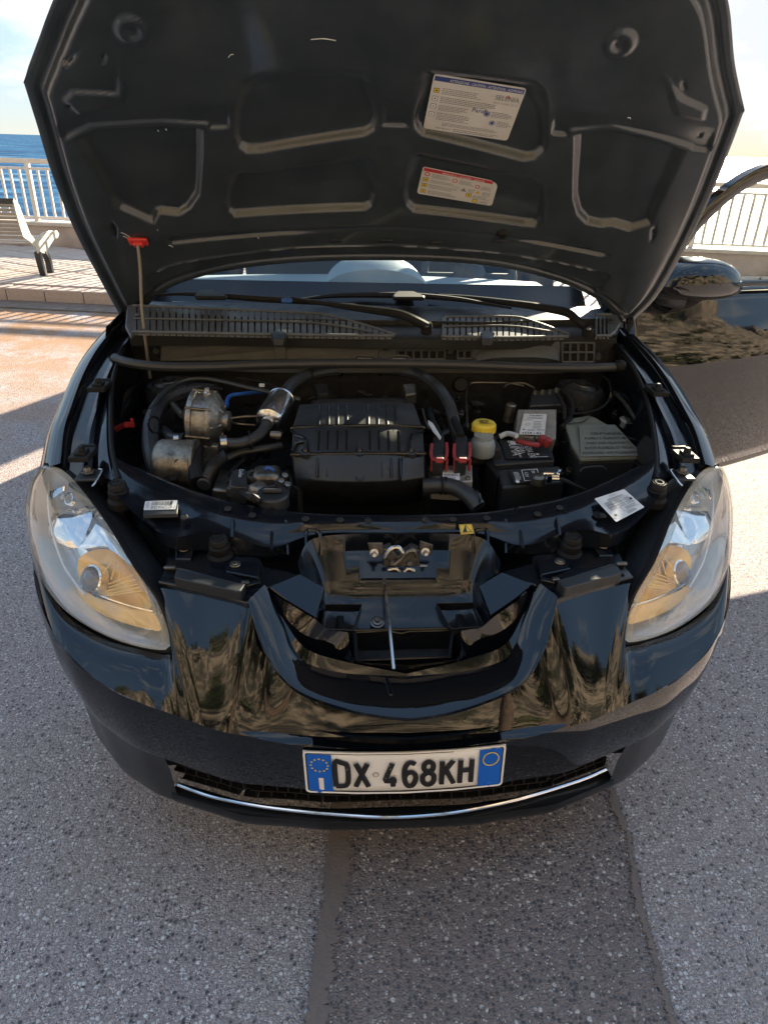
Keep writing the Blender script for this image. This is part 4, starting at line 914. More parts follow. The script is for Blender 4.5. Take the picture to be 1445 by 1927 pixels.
for s in (1, -1):
    f = lambda R: [[np.array(p)*[s, 1, 1] for p in r] for r in R]
    mb = MB(); mb.grid(f([ring(1.015, .004), ring(.985, .0), ring(.965, -.020), ring(.94, -.066), ring(.7, -.098), ring(.02, -.10)]), close_u=True)
    H = mb.build('headlight', M['housing'], CAR, smooth=40)
    mb = MB(); mb.grid(f([ring(1.0, .002), ring(.975, .010), ring(.92, .020), ring(.80, .030), ring(.60, .037), ring(.35, .040), ring(.02, .041)]), close_u=True)
    mb.build('lens', M['lens'], H, smooth=60)
    mb = MB(); mb.grid(f([ring(1.004, .004), ring(.985, .0125), ring(.958, .0185), ring(.95, .015)]), close_u=True); mb.build('lens_edge', M['lens_haze'], H, smooth=60)
    mb = MB(); mb.grid(f([ring(1.035, -.012), ring(1.035, .002), ring(1.008, .006), ring(1.0, -.004)]), close_u=True); mb.build('lamp_seal', M['rubber'], H, smooth=40)
    mb = MB(); mb.grid(f([ring(1.03, -.004), ring(1.0, -.03), ring(.975, -.072), ring(.72, -.106), ring(.02, -.11)]), close_u=True); mb.build('lamp_body', M['plastic'], H, smooth=60)
    mb = MB(); mb.grid(f(inner_patch(c1([(212, 190), (300, 165), (400, 240), (560, 430), (730, 660), (900, 890), (1000, 1080), (1065, 1300), (850, 1260), (600, 1170), (430, 1010), (310, 770), (240, 560), (205, 330)], .070), .070, .004, tilt=.16)), close_u=True); mb.build('inner_trim', M['reflector'], H, smooth=60)
    # upper mirror, side lamp with its bulb
    mb = MB(); mb.grid(f(inner_patch(c1([(212, 385), (330, 368), (470, 385), (505, 440), (495, 560), (460, 690), (330, 655), (245, 590), (222, 480)], .035), .035, .012, tilt=.32)), close_u=True); mb.build('upper_reflector', M['reflector'], H, smooth=60)
    mb = MB()
    for k in range(9):
        a, b = c1([(222+k*13, 330-k*9), (226+k*13, 250-k*4+6)], .034); mb.tube([a*[s, 1, 1], b*[s, 1, 1]], .0028, 6, smooth=False)
    mb.build('ribbed_reflector', M['chrome'], H)
    b = c1([(335, 310)], .022)[0]*[s, 1, 1]; mb = MB(); mb.lathe([(0, .010), (.006, .009), (.010, .004), (.011, -.002), (.009, -.008)], b, LN*[s, 1, 1], 16); B_ = mb.build('side_lamp_bulb', M['bulb'], H)
    MB().lathe([(.011, -.008), (.014, -.008), (.016, -.016)], b, LN*[s, 1, 1], 16).build('bulb_ring', M['chrome'], B_)
    # bright divider between the two lamps
    mb = MB(); mb.grid(f(inner_patch(c1([(540, 500), (640, 560), (760, 690), (860, 830), (760, 720), (620, 690), (470, 700), (500, 620)], .028), .028, .006, tilt=.3)), close_u=True); mb.build('divider', M['reflector'], H, smooth=60)
    # lower main lamp: bowl, projector glass, louvres
    bowl = c1([(425, 830), (450, 750), (560, 700), (690, 705), (790, 770), (880, 880), (950, 1010), (985, 1150), (860, 1125), (700, 1080), (610, 1050), (510, 1010), (440, 930)], .040)
    mb = MB(); mb.grid(f(inner_patch(bowl, .040, -.022, 7)), close_u=True); mb.build('main_reflector', M['amber'], H, smooth=60)
    pc_ = c1([(550, 930)], .040)[0]*[s, 1, 1]; mb = MB(); mb.lathe([(.034, -.01), (.032, .008), (.028, .010), (.027, .006)], pc_, LN*[s, 1, 1], 32); rg = mb.build('projector_ring', M['chrome'], H)
    MB().lathe([(.027, .006), (.022, .016), (.012, .022), (0, .024)], pc_, LN*[s, 1, 1], 32).build('projector_glass', mat('projector_glass', (.10, .09, .09), .05, spec=.8, coat=1) if s == 1 else bpy.data.materials['projector_glass'], rg)
    mb = MB()
    for (xa, ya, xb, yb) in ((660, 960, 850, 890), (660, 985, 870, 925), (655, 1010, 885, 960), (650, 1040, 900, 985), (650, 1050, 920, 1010), (690, 790, 620, 880), (720, 790, 680, 930), (760, 810, 740, 920)):
        a, b = c1([(xa, ya), (xb, yb)], .034); mb.tube([a*[s, 1, 1], b*[s, 1, 1]], .0016, 5, smooth=False)
    mb.build('louvre_ribs', M['amber'], H)
    mb = MB(); mb.grid(f(inner_patch(c1([(400, 955), (520, 1040), (700, 1100), (860, 1145), (995, 1170), (1065, 1310), (960, 1300), (800, 1260), (620, 1190), (480, 1090)], .030), .030, .004)), close_u=True); mb.build('lower_trim', M['amber_soft'], H, smooth=60)
    P = [p*[s, 1, 1] for p in np.array(c1([(330, 850), (430, 970), (520, 1010), (640, 1062), (830, 1125), (1000, 1165)], .026))]; MB().tube(P, .0022, 6, k=30).build('trim_line', M['chrome'], H)
    P = [p*[s, 1, 1] for p in np.array(c1([(215, 180), (205, 330), (235, 560), (300, 760), (360, 880), (480, 1040)], .02))]; MB().tube(P, .003, 6, k=30).build('inner_bezel', M['housing'], H)
    # mounting bracket behind the lamp
    a = U(167, 888, z=.775)*[s, 1, 1]; mb = MB(); mb.box(a+[s*-.0, 0, -.008], (.045, .05, .006)); mb.build('lamp_bracket', M['plastic'], CAR, bevel=.002)
    MB().lathe([(0, .012), (.008, .012), (.009, .004), (.014, .003), (.014, 0)], a, (0, 0, 1), 6).build('lamp_bolt', M['zinc'], CAR)
    P = [p*[s, 1, 1] for p in pz([(186, 882, .782), (192, 886, .782), (182, 905, .775), (174, 915, .77)])]; MB().tube(P, .0018, 6).build('lamp_spring_wire', M['steel'], CAR)

# =================================================================== FRONT PANEL
cx = lambda L: tozero(pz(L))
fR = cx([(741, 970, .720), (600, 967, .722), (515, 956, .726), (438, 943, .733), (378, 927, .742), (320, 906, .752), (250, 876, .770), (222, 862, .780)])
fb = cx([(741, 986, .716), (600, 986, .717), (515, 989, .719), (438, 977, .728), (378, 958, .738), (320, 935, .748), (240, 900, .766), (212, 878, .776)])
fc = cx([(741, 1008, .700), (602, 1004, .700), (513, 1030, .690), (440, 1010, .708), (385, 1000, .722), (322, 1010, .715), (262, 974, .735), (205, 915, .760)])
fd = cx([(741, 1009, .640), (602, 1010, .645), (540, 1042, .664), (470, 1046, .670), (390, 1036, .671), (318, 1030, .690), (262, 976, .690), (205, 917, .71)])
K4 = lambda a: spline_keys(a, 5)
R0, R1, R2, R3 = K4(fR), K4(fb), K4(fc), K4(fd)
half([R0-[0, -.012, .10], R0+[0, .004, -.004], R0, R0*.8+R1*.2+[0, 0, .004], R0*.25+R1*.75+[0, 0, .002], R1, R1*.75+R2*.25-[0, 0, .006], R2*.7+R1*.3-[0, 0, .004], R2, R3], 'front_panel', M['paint_in'], smooth=50)
# pressed ribs and holes along the panel
for s in (1, -1):
    for L in ([(417, 940, .736), (417, 968, .733)], [(438, 977, .730), (437, 1012, .710)], [(513, 957, .730), (511, 1036, .690)], [(538, 979, .722), (542, 1044, .672)], [(577, 1050, .668), (576, 1003, .704), (584, 998, .705), (597, 1000, .704), (603, 1008, .70), (604, 1044, .668)]):
        P = [p*[s, 1, 1] for p in pz(L)]; MB().tube(P, .0036, 6).build('pressed_rib', M['paint_in'], CAR)
    mb = MB()
    for px, py, z in ((429, 957, .737), (475, 969, .731), (575, 976, .724), (640, 978, .722), (347, 973, .737), (693, 979, .721)):
        c = U(px, py, z=z)*[s, 1, 1]; mb.lathe([(.0, .002), (.006, .002), (.008, .0)], c, (0, -.25, 1), 12)
    mb.build('panel_hole', M['dark'], CAR, kind='stuff')
    # rubber stops
    for px, py, z in ((220, 908, .772), (411, 1012, .712)):
        c = U(px, py, z=z)*[s, 1, 1]
        MB().lathe([(.0, .0), (.006, -.001), (.007, .001), (.010, .001), (.011, -.001), (.015, .001), (.018, -.003), (.019, -.012), (.017, -.015), (.021, -.018), (.022, -.03), (.020, -.034), (.026, -.04), (.027, -.055)], c, (0, -.12, 1), 24).build('rubber_stop', M['rubber'], CAR)
    # shelf behind the headlight: bumper support with bolts and a raised bar
    sh = [(316, 1031), (327, 1012), (346, 1008), (378, 1012), (387, 1036), (410, 1050), (432, 1044), (445, 1036), (489, 1050), (496, 1065), (547, 1076), (567, 1085), (500, 1106), (467, 1134), (380, 1110), (297, 1094), (310, 1070)]
    P = [U(a, b, z=.668)*[s, 1, 1] for a, b in sh]; MB().prism(P, (0, .0, -.03)).build('bumper_support', M['paint_in'], CAR, smooth=0, bevel=.003)
    for L in ([(330, 1052), (330, 1026), (342, 1018), (362, 1020), (367, 1028), (360, 1052)], [(425, 1076), (424, 1060), (440, 1048), (488, 1058), (489, 1088)]):
        P = [U(a, b, z=.678)*[s, 1, 1] for a, b in L]; MB().prism(P, (0, 0, -.011)).build('support_tab', M['paint_in'], CAR, smooth=0, bevel=.003)
    for px, py in ((347, 1033), (443, 1062)):
        c = U(px, py, z=.680)*[s, 1, 1]; MB().lathe([(0, .004), (.005, .004), (.006, .002), (.010, .002), (.011, 0)], c, (0, 0, 1), 16).build('support_bolt', M['zinc'], CAR)
    P = [U(a, b, z=.676)*[s, 1, 1] for a, b in ((316, 1046), (362, 1054), (425, 1077), (467, 1093), (489, 1089), (490, 1096), (464, 1102), (430, 1094), (340, 1070), (311, 1069))]
    MB().prism(P, (0, 0, -.009)).build('support_strip', M['paint_in'], CAR, smooth=0, bevel=.002)
    P = [U(a, b, z=.690)*[s, 1, 1] for a, b in ((332, 1072), (340, 1070), (462, 1099), (453, 1112), (448, 1113), (328, 1087))]
    MB().prism(P, (0, .004, -.024)).build('support_bar', M['plastic'], CAR, smooth=0, bevel=.002)
    c = U(320, 1068, z=.682)*[s, 1, 1]; MB().box(c, (.022, .008, .006)).build('spring_clip', M['zinc'], CAR, bevel=.002)
    c = U(462, 1096, z=.682)*[s, 1, 1]; MB().box(c, (.014, .010, .006)).build('spring_clip', M['zinc'], CAR, bevel=.002)
    # dark void between lamp and panel is closed by the lamp carrier below
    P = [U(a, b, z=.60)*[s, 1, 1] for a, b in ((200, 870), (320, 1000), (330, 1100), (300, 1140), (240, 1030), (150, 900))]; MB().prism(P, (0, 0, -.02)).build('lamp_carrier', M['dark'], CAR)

for s in (1, -1):
    P = [U(a, b, z=.715)*[s, 1, 1] for a, b in ((112, 846), (215, 840), (246, 905), (190, 945), (128, 905))]; MB().prism(P, (0, 0, -.015)).build('wing_closing_panel', M['paint_in'], CAR, bevel=.002)
# recessed centre with the latch
t = [cx([(741, 1006, .703), (690, 1004, .703), (640, 1006, .702), (604, 1010, .700), (577, 1022, .694), (560, 1060, .680)]),
     cx([(741, 1036, .664), (690, 1036, .664), (642, 1038, .664), (606, 1044, .666), (588, 1052, .668), (566, 1080, .674)]),
     cx([(741, 1088, .632), (690, 1088, .632), (652, 1090, .630), (618, 1092, .630), (600, 1092, .636), (590, 1094, .660)]),
     cx([(741, 1098, .620), (690, 1098, .620), (655, 1099, .620), (618, 1102, .620), (602, 1104, .630), (598, 1106, .660)]),
     cx([(741, 1132, .590), (690, 1132, .590), (650, 1132, .590), (616, 1134, .592), (604, 1136, .604), (600, 1138, .645)]),
     cx([(741, 1186, .566), (690, 1186, .566), (668, 1187, .568), (612, 1187, .585), (604, 1184, .600), (595, 1165, .626)])]
half([K4(r) for r in t], 'latch_panel', M['paint_in'], smooth=50)
for s in (1, -1):
    q = [U(a, b, z=z)*[s, 1, 1] for a, b, z in ((612, 1136, .606), (681, 1136, .598), (664, 1186, .590), (603, 1183, .612))]
    mb = MB()
    for i in range(4):
        a, b = q[i], q[(i+1) % 4]; mb.prism([a, b, b*.96+sum(q)/4*.04, a*.96+sum(q)/4*.04], (0, 0, -.05))
    mb.build('tray_pocket', M['plastic_gl'], CAR, smooth=0, bevel=.0015)
    MB().prism([p*.98+sum(q)/4*.02-[0, 0, .045] for p in q], (0, 0, -.004)).build('pocket_floor', M['dark'], CAR)
    MB().box(sum(q)/4-[.0, .002, .02], (.014, .05, .012)).build('pocket_clip', M['plastic_gl'], CAR, bevel=.003)
q = pz([(665, 1186, .580), (856, 1182, .580), (848, 1236, .566), (668, 1243, .566)]); C = sum(q)/4
mb = MB()
for i in range(4):
    a, b = q[i], q[(i+1) % 4]; mb.prism([a, b, b*.93+C*.07, a*.93+C*.07], (0, .004, -.06))
mb.build('tow_tray', M['plastic_gl'], CAR, smooth=0, bevel=.002)
MB().prism([p*.95+C*.05-[0, -.004, .05] for p in q], (0, 0, -.004)).build('tray_floor', M['dark'], CAR)
MB().tube([*q, q[0]], .0028, 6, smooth=False).build('tray_rim', M['plastic_gl'], CAR)
MB().tube([U(667, 1190, z=.577), U(730, 1187, z=.577), U(755, 1192, z=.577), U(770, 1188, z=.577), U(850, 1186, z=.577)], .0022, 6, smooth=False).build('tray_lip', M['plastic_gl'], CAR)
c = U(754, 1220, z=.527); MB().lathe([(0, .004), (.007, .004), (.009, .001), (.009, 0)], c, (0, -.3, 1), 14).build('tray_plug', M['zinc'], CAR)
c = U(710, 1171, z=.577); MB().lathe([(0, .010), (.005, .010), (.006, .006), (.010, .005), (.011, .002), (.014, .001), (.014, 0)], c, (0, -.3, 1), 16).build('grommet', M['zinc'], CAR)
# latch
def lp_(px, py, d=0): return U(px, py, y=.300-d)
mb = MB()
for L in ([(692, 1022), (720, 1022), (722, 1036), (718, 1046), (697, 1044)], [(790, 1018), (815, 1026), (812, 1044), (796, 1045), (789, 1034)]):
    mb = MB(); mb.prism([lp_(a, b) for a, b in L], (0, .004, 0)); mb.build('latch_bracket', M['zinc'], CAR, smooth=0, bevel=.001)
for px, py in ((704, 1040), (800, 1038)):
    MB().lathe([(0, .016), (.004, .016), (.005, .004), (.009, .003), (.009, 0)], lp_(px, py), (0, -1, .2), 12).build('latch_bolt', M['steel'], CAR)
LT = MB().prism([lp_(a, b, .004) for a, b in ((722, 1034), (735, 1030), (748, 1048), (775, 1030), (789, 1036), (790, 1060), (787, 1086), (735, 1090), (722, 1084))], (0, .02, 0)).build('bonnet_latch', M['zinc'], CAR, smooth=0, bevel=.002)
MB().tube([lp_(a, b, .012) for a, b in ((724, 1050), (735, 1034), (748, 1030), (758, 1040))], .005, 8).build('latch_claw', M['steel'], LT)
MB().tube([lp_(a, b, .014) for a, b in ((742, 1062), (755, 1052), (765, 1040), (778, 1036), (784, 1048))], .0042, 8).build('latch_lever', M['zinc'], LT)
MB().tube([lp_(a, b, .012) for a, b in ((730, 1072), (745, 1070), (756, 1078), (768, 1070), (780, 1074))], .004, 8).build('latch_spring', M['steel'], LT)
for px, py in ((738, 1056), (757, 1080), (770, 1056)): MB().lathe([(0, .012), (.005, .012), (.007, .008), (.007, 0)], lp_(px, py), (0, -1, .1), 12).build('rivet', M['zinc'], LT)
MB().tube([lp_(764, 1088, .01), lp_(780, 1088, .012), lp_(782, 1080, .012)], .0016, 6, smooth=False).build('latch_hook', M['steel'], LT)
MB().tube([lp_(790, 1066), lp_(803, 1066), lp_(812, 1067)], [.006, .0045], 8, smooth=False).build('cable_end', M['steel'], CAR)
MB().tube([U(812, 1067, y=.297), U(830, 1068, y=.297), U(846, 1070, y=.297)], .002, 6).build('release_cable', M['steel'], CAR)
MB().tube([lp_(722, 1088, .012), U(725, 1112, y=.245), U(733, 1180, z=.628), U(740, 1252, z=.606), U(741, 1259, z=.602)], .0030, 8, k=20).build('safety_hook', M['steel'], CAR)

# labels on the front panel
def flat_label(name, pts, off, *a, **k): return label(name, pz(pts), CAR, M['white'], *a, off, **k)
flat_label('barcode_label', [(274, 946, .752), (335, 944, .748), (331, 961, .744), (271, 963, .746)], .004, [('bars', .22, .06, .74, .52, 22, 'k'), ('rect', .78, .06, .86, .52, 'k'), ('para', .06, .1, .15, .8, 4, 'g'), ('text', 'SN59043278 2', .20, .92, .32, 'k', 1.2)], corner=.03)
MB().prism(pz([(273, 946, .753), (336, 944, .749), (334, 967, .745), (270, 969, .747)]), (0, 0, -.008)).build('label_backing', M['plastic'], CAR, bevel=.001)
flat_label('data_label', [(1117, 941, .750), (1173, 923, .757), (1211, 957, .740), (1158, 985, .732)], .004, [('text', 'ICOM', .42, .12, .07, 'g', 1.0), ('para', .30, .17, .95, .26, 2, 'k'), ('para', .12, .30, .40, .60, 6, 'k'), ('para', .46, .30, .66, .60, 5, 'g'), ('rect', .12, .28, .95, .288, 'k'), ('rect', .12, .40, .95, .406, 'k'), ('rect', .12, .50, .95, .506, 'k'), ('rect', .12, .61, .95, .618, 'k'), ('rect', .43, .28, .437, .80, 'k'), ('rect', .70, .28, .707, .61, 'k'), ('para', .74, .32, .93, .60, 5, 'k'), ('para', .55, .66, .90, .78, 3, 'k'), ('rect', .43, .80, .95, .807, 'k'), ('para', .47, .84, .80, .95, 3, 'k'), ('disc', .13, .80, .045, 'k'), ('disc', .90, .46, .042, 'k')], corner=.03)
MB().lathe([(.0, .001), (.010, .001), (.011, 0)], U(1125, 969, z=.732), (0, -.3, 1), 16).build('panel_plug', M['rubber'], CAR)
lb = label('hot_surface_label', pz([(862, 989, .7195), (886, 988, .7195), (891, 1006, .7055), (866, 1008, .7055)]), CAR, M['ink_yellow'], [('rect', .06, .05, .94, .08, 'k'), ('rect', .06, .92, .94, .95, 'k'), ('rect', .06, .05, .085, .95, 'k'), ('rect', .915, .05, .94, .95, 'k'), ('tri', .5, .48, .36, 'k'), ('tri', .5, .50, .27, 'y'), ('rect', .40, .48, .60, .66, 'k'), ('rect', .42, .38, .46, .5, 'k'), ('rect', .49, .36, .53, .5, 'k'), ('rect', .56, .38, .60, .5, 'k')], .006, corner=.06)

# =================================================================== ENGINE BAY
BAY = CAR
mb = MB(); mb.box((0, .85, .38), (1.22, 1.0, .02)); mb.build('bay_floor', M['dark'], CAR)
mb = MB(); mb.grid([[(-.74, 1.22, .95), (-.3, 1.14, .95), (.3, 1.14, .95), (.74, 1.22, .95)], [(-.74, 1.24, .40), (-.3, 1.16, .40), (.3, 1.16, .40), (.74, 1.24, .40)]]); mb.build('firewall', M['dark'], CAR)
# raised firewall ledge, lighter material standing in for its warm reflection
lg = [pz([(400, 692, .835), (520, 693, .838), (741, 693, .84), (980, 696, .84), (1060, 698, .838)]), pz([(400, 697, .825), (520, 701, .825), (741, 701, .825), (980, 703, .826), (1060, 702, .828)])]
MB().grid([resample(r, 30) for r in lg]).build('firewall_ledge', M['bulk'], CAR)
# strut towers
for s in (1, -1):
    c = U(320, 716, z=.80)*[s, 1, 1]
    MB().lathe([(.075, -.11), (.072, -.02), (.064, -.006), (.05, -.004), (.047, -.014), (.03, -.016), (.027, -.004), (.014, -.003), (.013, .010), (0, .011)], c, (s*-.1, 0, 1), 32).build('strut_tower', M['dark'], CAR)
    MB().lathe([(.044, -.006), (.030, -.001), (.028, .002), (.020, .002), (.019, -.004)], c, (s*-.1, 0, 1), 28).build('strut_plate', M['zinc'], CAR)
    P = [U(232, 740, z=.80), U(262, 712, z=.80), U(285, 740, z=.74), U(255, 800, z=.70), U(225, 800, z=.76)]
    MB().prism([p*[s, 1, 1] for p in P], (0, .01, -.02)).build('wing_bracket', M['paint_in'], CAR, smooth=0, bevel=.004)

# dark mass of the engine below the covers, built from blocks, pipes and looms
blk = MB()
for px, py, z, d in ((640, 890, .60, (.50, .34, .26)), (420, 880, .58, (.26, .22, .24)), (500, 800, .56, (.2, .25, .3)), (330, 800, .50, (.18, .3, .3)), (980, 900, .56, (.30, .20, .20)), (1130, 850, .52, (.22, .28, .26))):
    blk.box(U(px, py, z=z)-[0, -.04, .12], d)
blk.build('engine_block', M['dark'], CAR, bevel=.02)
def hose(name, pts, r, m='hose', n=10, k=None, parent=CAR): return MB().tube(pz(pts), r, n, k=k or len(pts)*8).build(name, M[m], parent)
rr = random.Random(3)
for i in range(34):                                    # looms and pipes between the big parts
    px, py = rr.choice([(rr.uniform(290, 540), rr.uniform(740, 920)), (rr.uniform(830, 1060), rr.uniform(720, 880)), (rr.uniform(440, 550), rr.uniform(850, 935))])
    P = []; z = rr.uniform(.62, .74); dx, dy = rr.uniform(-40, 40), rr.uniform(-25, 25)
    for t in range(4): P.append((px+dx*t/2+rr.uniform(-9, 9), py+dy*t/2+rr.uniform(-9, 9), z+rr.uniform(-.03, .03)))
    hose('wiring_loom', P, rr.choice([.003, .004, .006, .009]), 'rubber', 7)

# gas filter and its hoses
a, b = U(503, 797, z=.800), U(533, 747, z=.822); ax = b-a; L_ = np.linalg.norm(ax); ax /= L_
FLT = MB().lathe([(0, -.004), (.010, -.004), (.011, .0), (.012, .008), (.026, .010), (.032, .014), (.034, .019), (.034, L_-.022), (.032, L_-.019), (.034, L_-.016), (.032, L_-.010), (.014, L_-.008), (.011, L_), (0, L_)], a, ax, 36).build('gas_filter', M['silver'], CAR, smooth=30)
side = np.cross(ax, (CAM-a)/np.linalg.norm(CAM-a)); side /= np.linalg.norm(side); fr_ = np.cross(side, ax); fr_ = fr_ if np.dot(fr_, CAM-a) > 0 else -fr_
def cyl_pt(th, t, r=.0345): return a+ax*t+r*(math.sin(th)*side+math.cos(th)*fr_)
mb = MB()
for j, wds in enumerate(('LPG GAS', 'FILTER', 'E4-67R', 'CL.2')):
    V, F = text_geo(wds); V = V*.0068
    for f in F: mb.poly([cyl_pt(.30-(j*.30)+V[i][1]/.0345, .018+V[i][0], .0345) for i in f])
mb.build('filter_print', M['ink_blue'], FLT, smooth=0)
for t in (.002, L_-.006):
    p = a+ax*t; MB().lathe([(.0125, -.005), (.0155, -.005), (.0155, .005), (.0125, .005)], p, ax, 20).build('hose_clamp', M['steel'], CAR)
hose('gas_hose', [(534, 745, .823), (545, 728, .83), (565, 712, .832), (600, 701, .83), (660, 695, .826), (720, 695, .825), (780, 703, .825), (818, 724, .82), (842, 755, .81), (852, 785, .79), (856, 812, .76), (860, 840, .72)], .0155, k=60)
for px, py, z in ((586, 705, .832), (795, 709, .824)):
    c = U(px, py, z=z); MB().box(c, (.012, .028, .026)).build('hose_clip', M['rubber'], CAR, bevel=.003)
hose('gas_hose', [(502, 799, .798), (490, 816, .79), (470, 828, .785), (448, 834, .78), (424, 833, .78)], .0125)
# pressure regulator of the gas system: drum with bolted rims and a ribbed cone
rc = U(386, 788, z=.80); RX = np.array([1, -.10, -.06])
REG = MB().lathe([(0, -.034), (.050, -.034), (.066, -.030), (.068, -.026), (.069, -.018), (.063, -.016), (.063, .014), (.069, .016), (.069, .022), (.066, .026), (.058, .030), (.048, .040), (.032, .046), (.024, .047), (.024, .060), (.020, .062), (0, .062)], rc, RX, 40).build('gas_regulator', M['alu'], CAR, smooth=30)
u_ = np.cross(RX, (0, 0, 1)); u_ /= np.linalg.norm(u_); w_ = np.cross(RX/np.linalg.norm(RX), u_)
for k in range(6):
    th = k*math.pi/3+.35; d = .0675*(math.cos(th)*u_+math.sin(th)*w_)
    MB().tube([rc+d-RX*.030, rc+d+RX*.028], .0038, 8, smooth=False).build('through_bolt', M['zinc'], REG)
for k in range(6):
    th = k*math.pi/3; d = (math.cos(th)*u_+math.sin(th)*w_); MB().tube([rc+d*.060+RX*.026, rc+d*.030+RX*.046], .004, 6, smooth=False).build('cone_rib', M['alu'], REG)
MB().box(rc+np.array([.002, -.018, -.075]), (.062, .05, .045)).build('regulator_foot', M['alu'], REG, bevel=.004)
MB().box(rc+np.array([.002, -.026, -.098]), (.050, .04, .022)).build('regulator_base', M['alu'], REG, bevel=.003)
c = U(391, 744, z=.862); MB().lathe([(.007, -.012), (.007, 0), (.009, .0), (.009, .008), (.006, .010), (.006, .018), (0, .018)], c, (0, 0, 1), 6).build('brass_fitting', M['steel'], REG, smooth=0)
c = U(422, 833, z=.78); MB().lathe([(.012, -.01), (.017, -.008), (.017, .006), (.012, .008)], c, (1, .2, 0), 20).build('hose_clamp', M['steel'], CAR)
MB().lathe([(0, .0), (.03, 0), (.032, .006), (.052, .010), (.053, .022), (.0, .024)], U(352, 785, z=.80), (1, -.1, 0), 30).build('regulator_cover', M['dark'], REG)
MB().tube([U(344, 782, z=.80), U(325, 760, z=.79)], .008, 8, smooth=False).build('regulator_pin', M['zinc'], REG)
P = [U(a_, b_, z=.74) for a_, b_ in ((330, 775), (362, 770), (362, 815), (328, 815))]; MB().prism(P, (0, 0, -.01)).build('regulator_bracket', M['paint_in'], CAR, bevel=.002)
hose('coolant_hose', [(300, 900, .70), (288, 860, .74), (284, 825, .76), (288, 790, .78), (305, 760, .79), (335, 742, .80), (375, 735, .80), (405, 738, .80)], .021, k=50)
hose('coolant_hose', [(345, 826, .76), (325, 824, .76), (308, 810, .755)], .013)
MB().lathe([(.010, -.008), (.015, -.006), (.015, .006), (.010, .008)], U(334, 827, z=.76), (1, 0, 0), 16).build('hose_clamp', M['steel'], CAR)
hose('fuel_line', [(285, 770, .80), (305, 742, .82), (340, 718, .83), (378, 712, .832), (420, 718, .832), (470, 730, .83), (530, 742, .83), (565, 752, .82)], .0055, 'hose', 8, 50)
hose('fuel_line', [(345, 745, .81), (380, 730, .82), (420, 732, .82)], .004, 'rubber')
hose('thin_cable', [(445, 712, .83), (490, 718, .83), (540, 736, .83)], .0022, 'rubber', 6)
MB().box(U(493, 725, z=.832), (.014, .008, .008)).build('cable_tag', M['white'], CAR, bevel=.001)
hose('blue_gas_pipe', [(427, 766, .80), (428, 752, .81), (436, 744, .815), (455, 741, .815), (480, 738, .81), (500, 737, .80)], .0052, 'blue_hose', 8)
hose('steel_pipe', [(434, 787, .80), (460, 784, .80), (490, 783, .80)], .0035, 'zinc', 8)
hose('steel_pipe', [(436, 795, .79), (455, 798, .79), (480, 800, .785)], .003, 'zinc', 8)
MB().lathe([(0, 0), (.009, 0), (.010, .02), (.008, .026), (.0, .026)], U(510, 818, z=.78), (1, -.15, 0), 14).build('nozzle', M['alu'], CAR)
hose('vacuum_hose', [(420, 866, .74), (450, 852, .75), (490, 845, .755), (530, 838, .755)], .008, 'hose')
# catalytic cover and canister on the left
c = U(336, 874, z=.735)
MB().lathe([(0, -.052), (.040, -.052), (.052, -.046), (.0575, -.036), (.058, .036), (.060, .038), (.060, .044), (.054, .046), (0, .046)], c, (1, -.05, 0), 40).build('metal_canister', M['canister'], CAR, smooth=35)
hose('black_hose', [(372, 842, .76), (366, 870, .755), (372, 905, .73)], .016, 'rubber', 10)
for i in range(15):
    t = i/14; px = 384+38*t**1.3; py = 912-52*t**.75; c = U(px, py, z=.725+.03*t); d = U(px+6+22*t, py-10+4*t, z=.727+.03*t)-c
    MB().lathe([(.0, -.003), (.013, -.003), (.0165, 0), (.013, .003), (0, .003)], c, d, 18).build('corrugation', M['plastic'], CAR)
hose('convoluted_core', [(384, 914, .722), (390, 890, .735), (402, 872, .75), (424, 860, .755)], .012, 'rubber')
for L, z in (([(398, 920), (414, 880), (432, 884), (430, 922)], .72), ([(370, 860), (398, 862), (392, 880), (372, 900)], .715)):
    MB().prism([U(a_, b_, z=z) for a_, b_ in L], (0, 0, -.04)).build('cast_bracket', M['zinc'], CAR, bevel=.006)
# ignition coil with handwriting, thermostat, filler
P = [U(a_, b_, z=.755) for a_, b_ in ((436, 884), (466, 884), (464, 916), (430, 914))]; CO = MB().prism(P, (0, 0, -.05)).build('ignition_coil', M['plastic'], CAR, bevel=.004)
MB().box(U(448, 924, z=.738), (.046, .02, .024)).build('coil_plug', M['plastic'], CO, bevel=.003)
label('coil_writing', [P[1]*.9+P[0]*.1, P[2]*.9+P[3]*.1, P[2]*.25+P[3]*.75, P[1]*.25+P[0]*.75], CO, M['plastic'], [('text', 'Corilux', .02, .62, .42, 'w', 1.0)], .0015, corner=.02)
c = U(478, 893, z=.75); MB().lathe([(.022, -.05), (.020, -.006), (.017, 0), (.010, .0), (.009, -.008), (0, -.008)], c, (.1, -.3, 1), 20).build('thermostat_neck', M['zinc'], CAR)
MB().lathe([(0, .02), (.012, .018), (.018, .01), (.020, -.03), (.012, -.04)], U(481, 925, z=.735), (-.2, -.8, .3), 16).build('thermostat_stub', M['alu'], CAR)
MB().box(U(503, 902, z=.735), (.06, .06, .05)).build('thermostat_housing', M['zinc'], CAR, bevel=.012)
c = U(513, 927, z=.75); MB().lathe([(.034, -.03), (.034, -.004), (.031, 0), (.024, .001), (.023, -.002), (0, -.002)], c, (0, -.1, 1), 28).build('oil_filler_cap', M['plastic'], CAR); MB().box(c+[0, 0, .004], (.040, .008, .010)).build('cap_grip', M['plastic'], CAR, bevel=.003)
hose('blue_clip_ring', [(498, 884, .762), (503, 880, .764), (510, 881, .764), (515, 886, .762)], .003, 'blue_hose', 6)
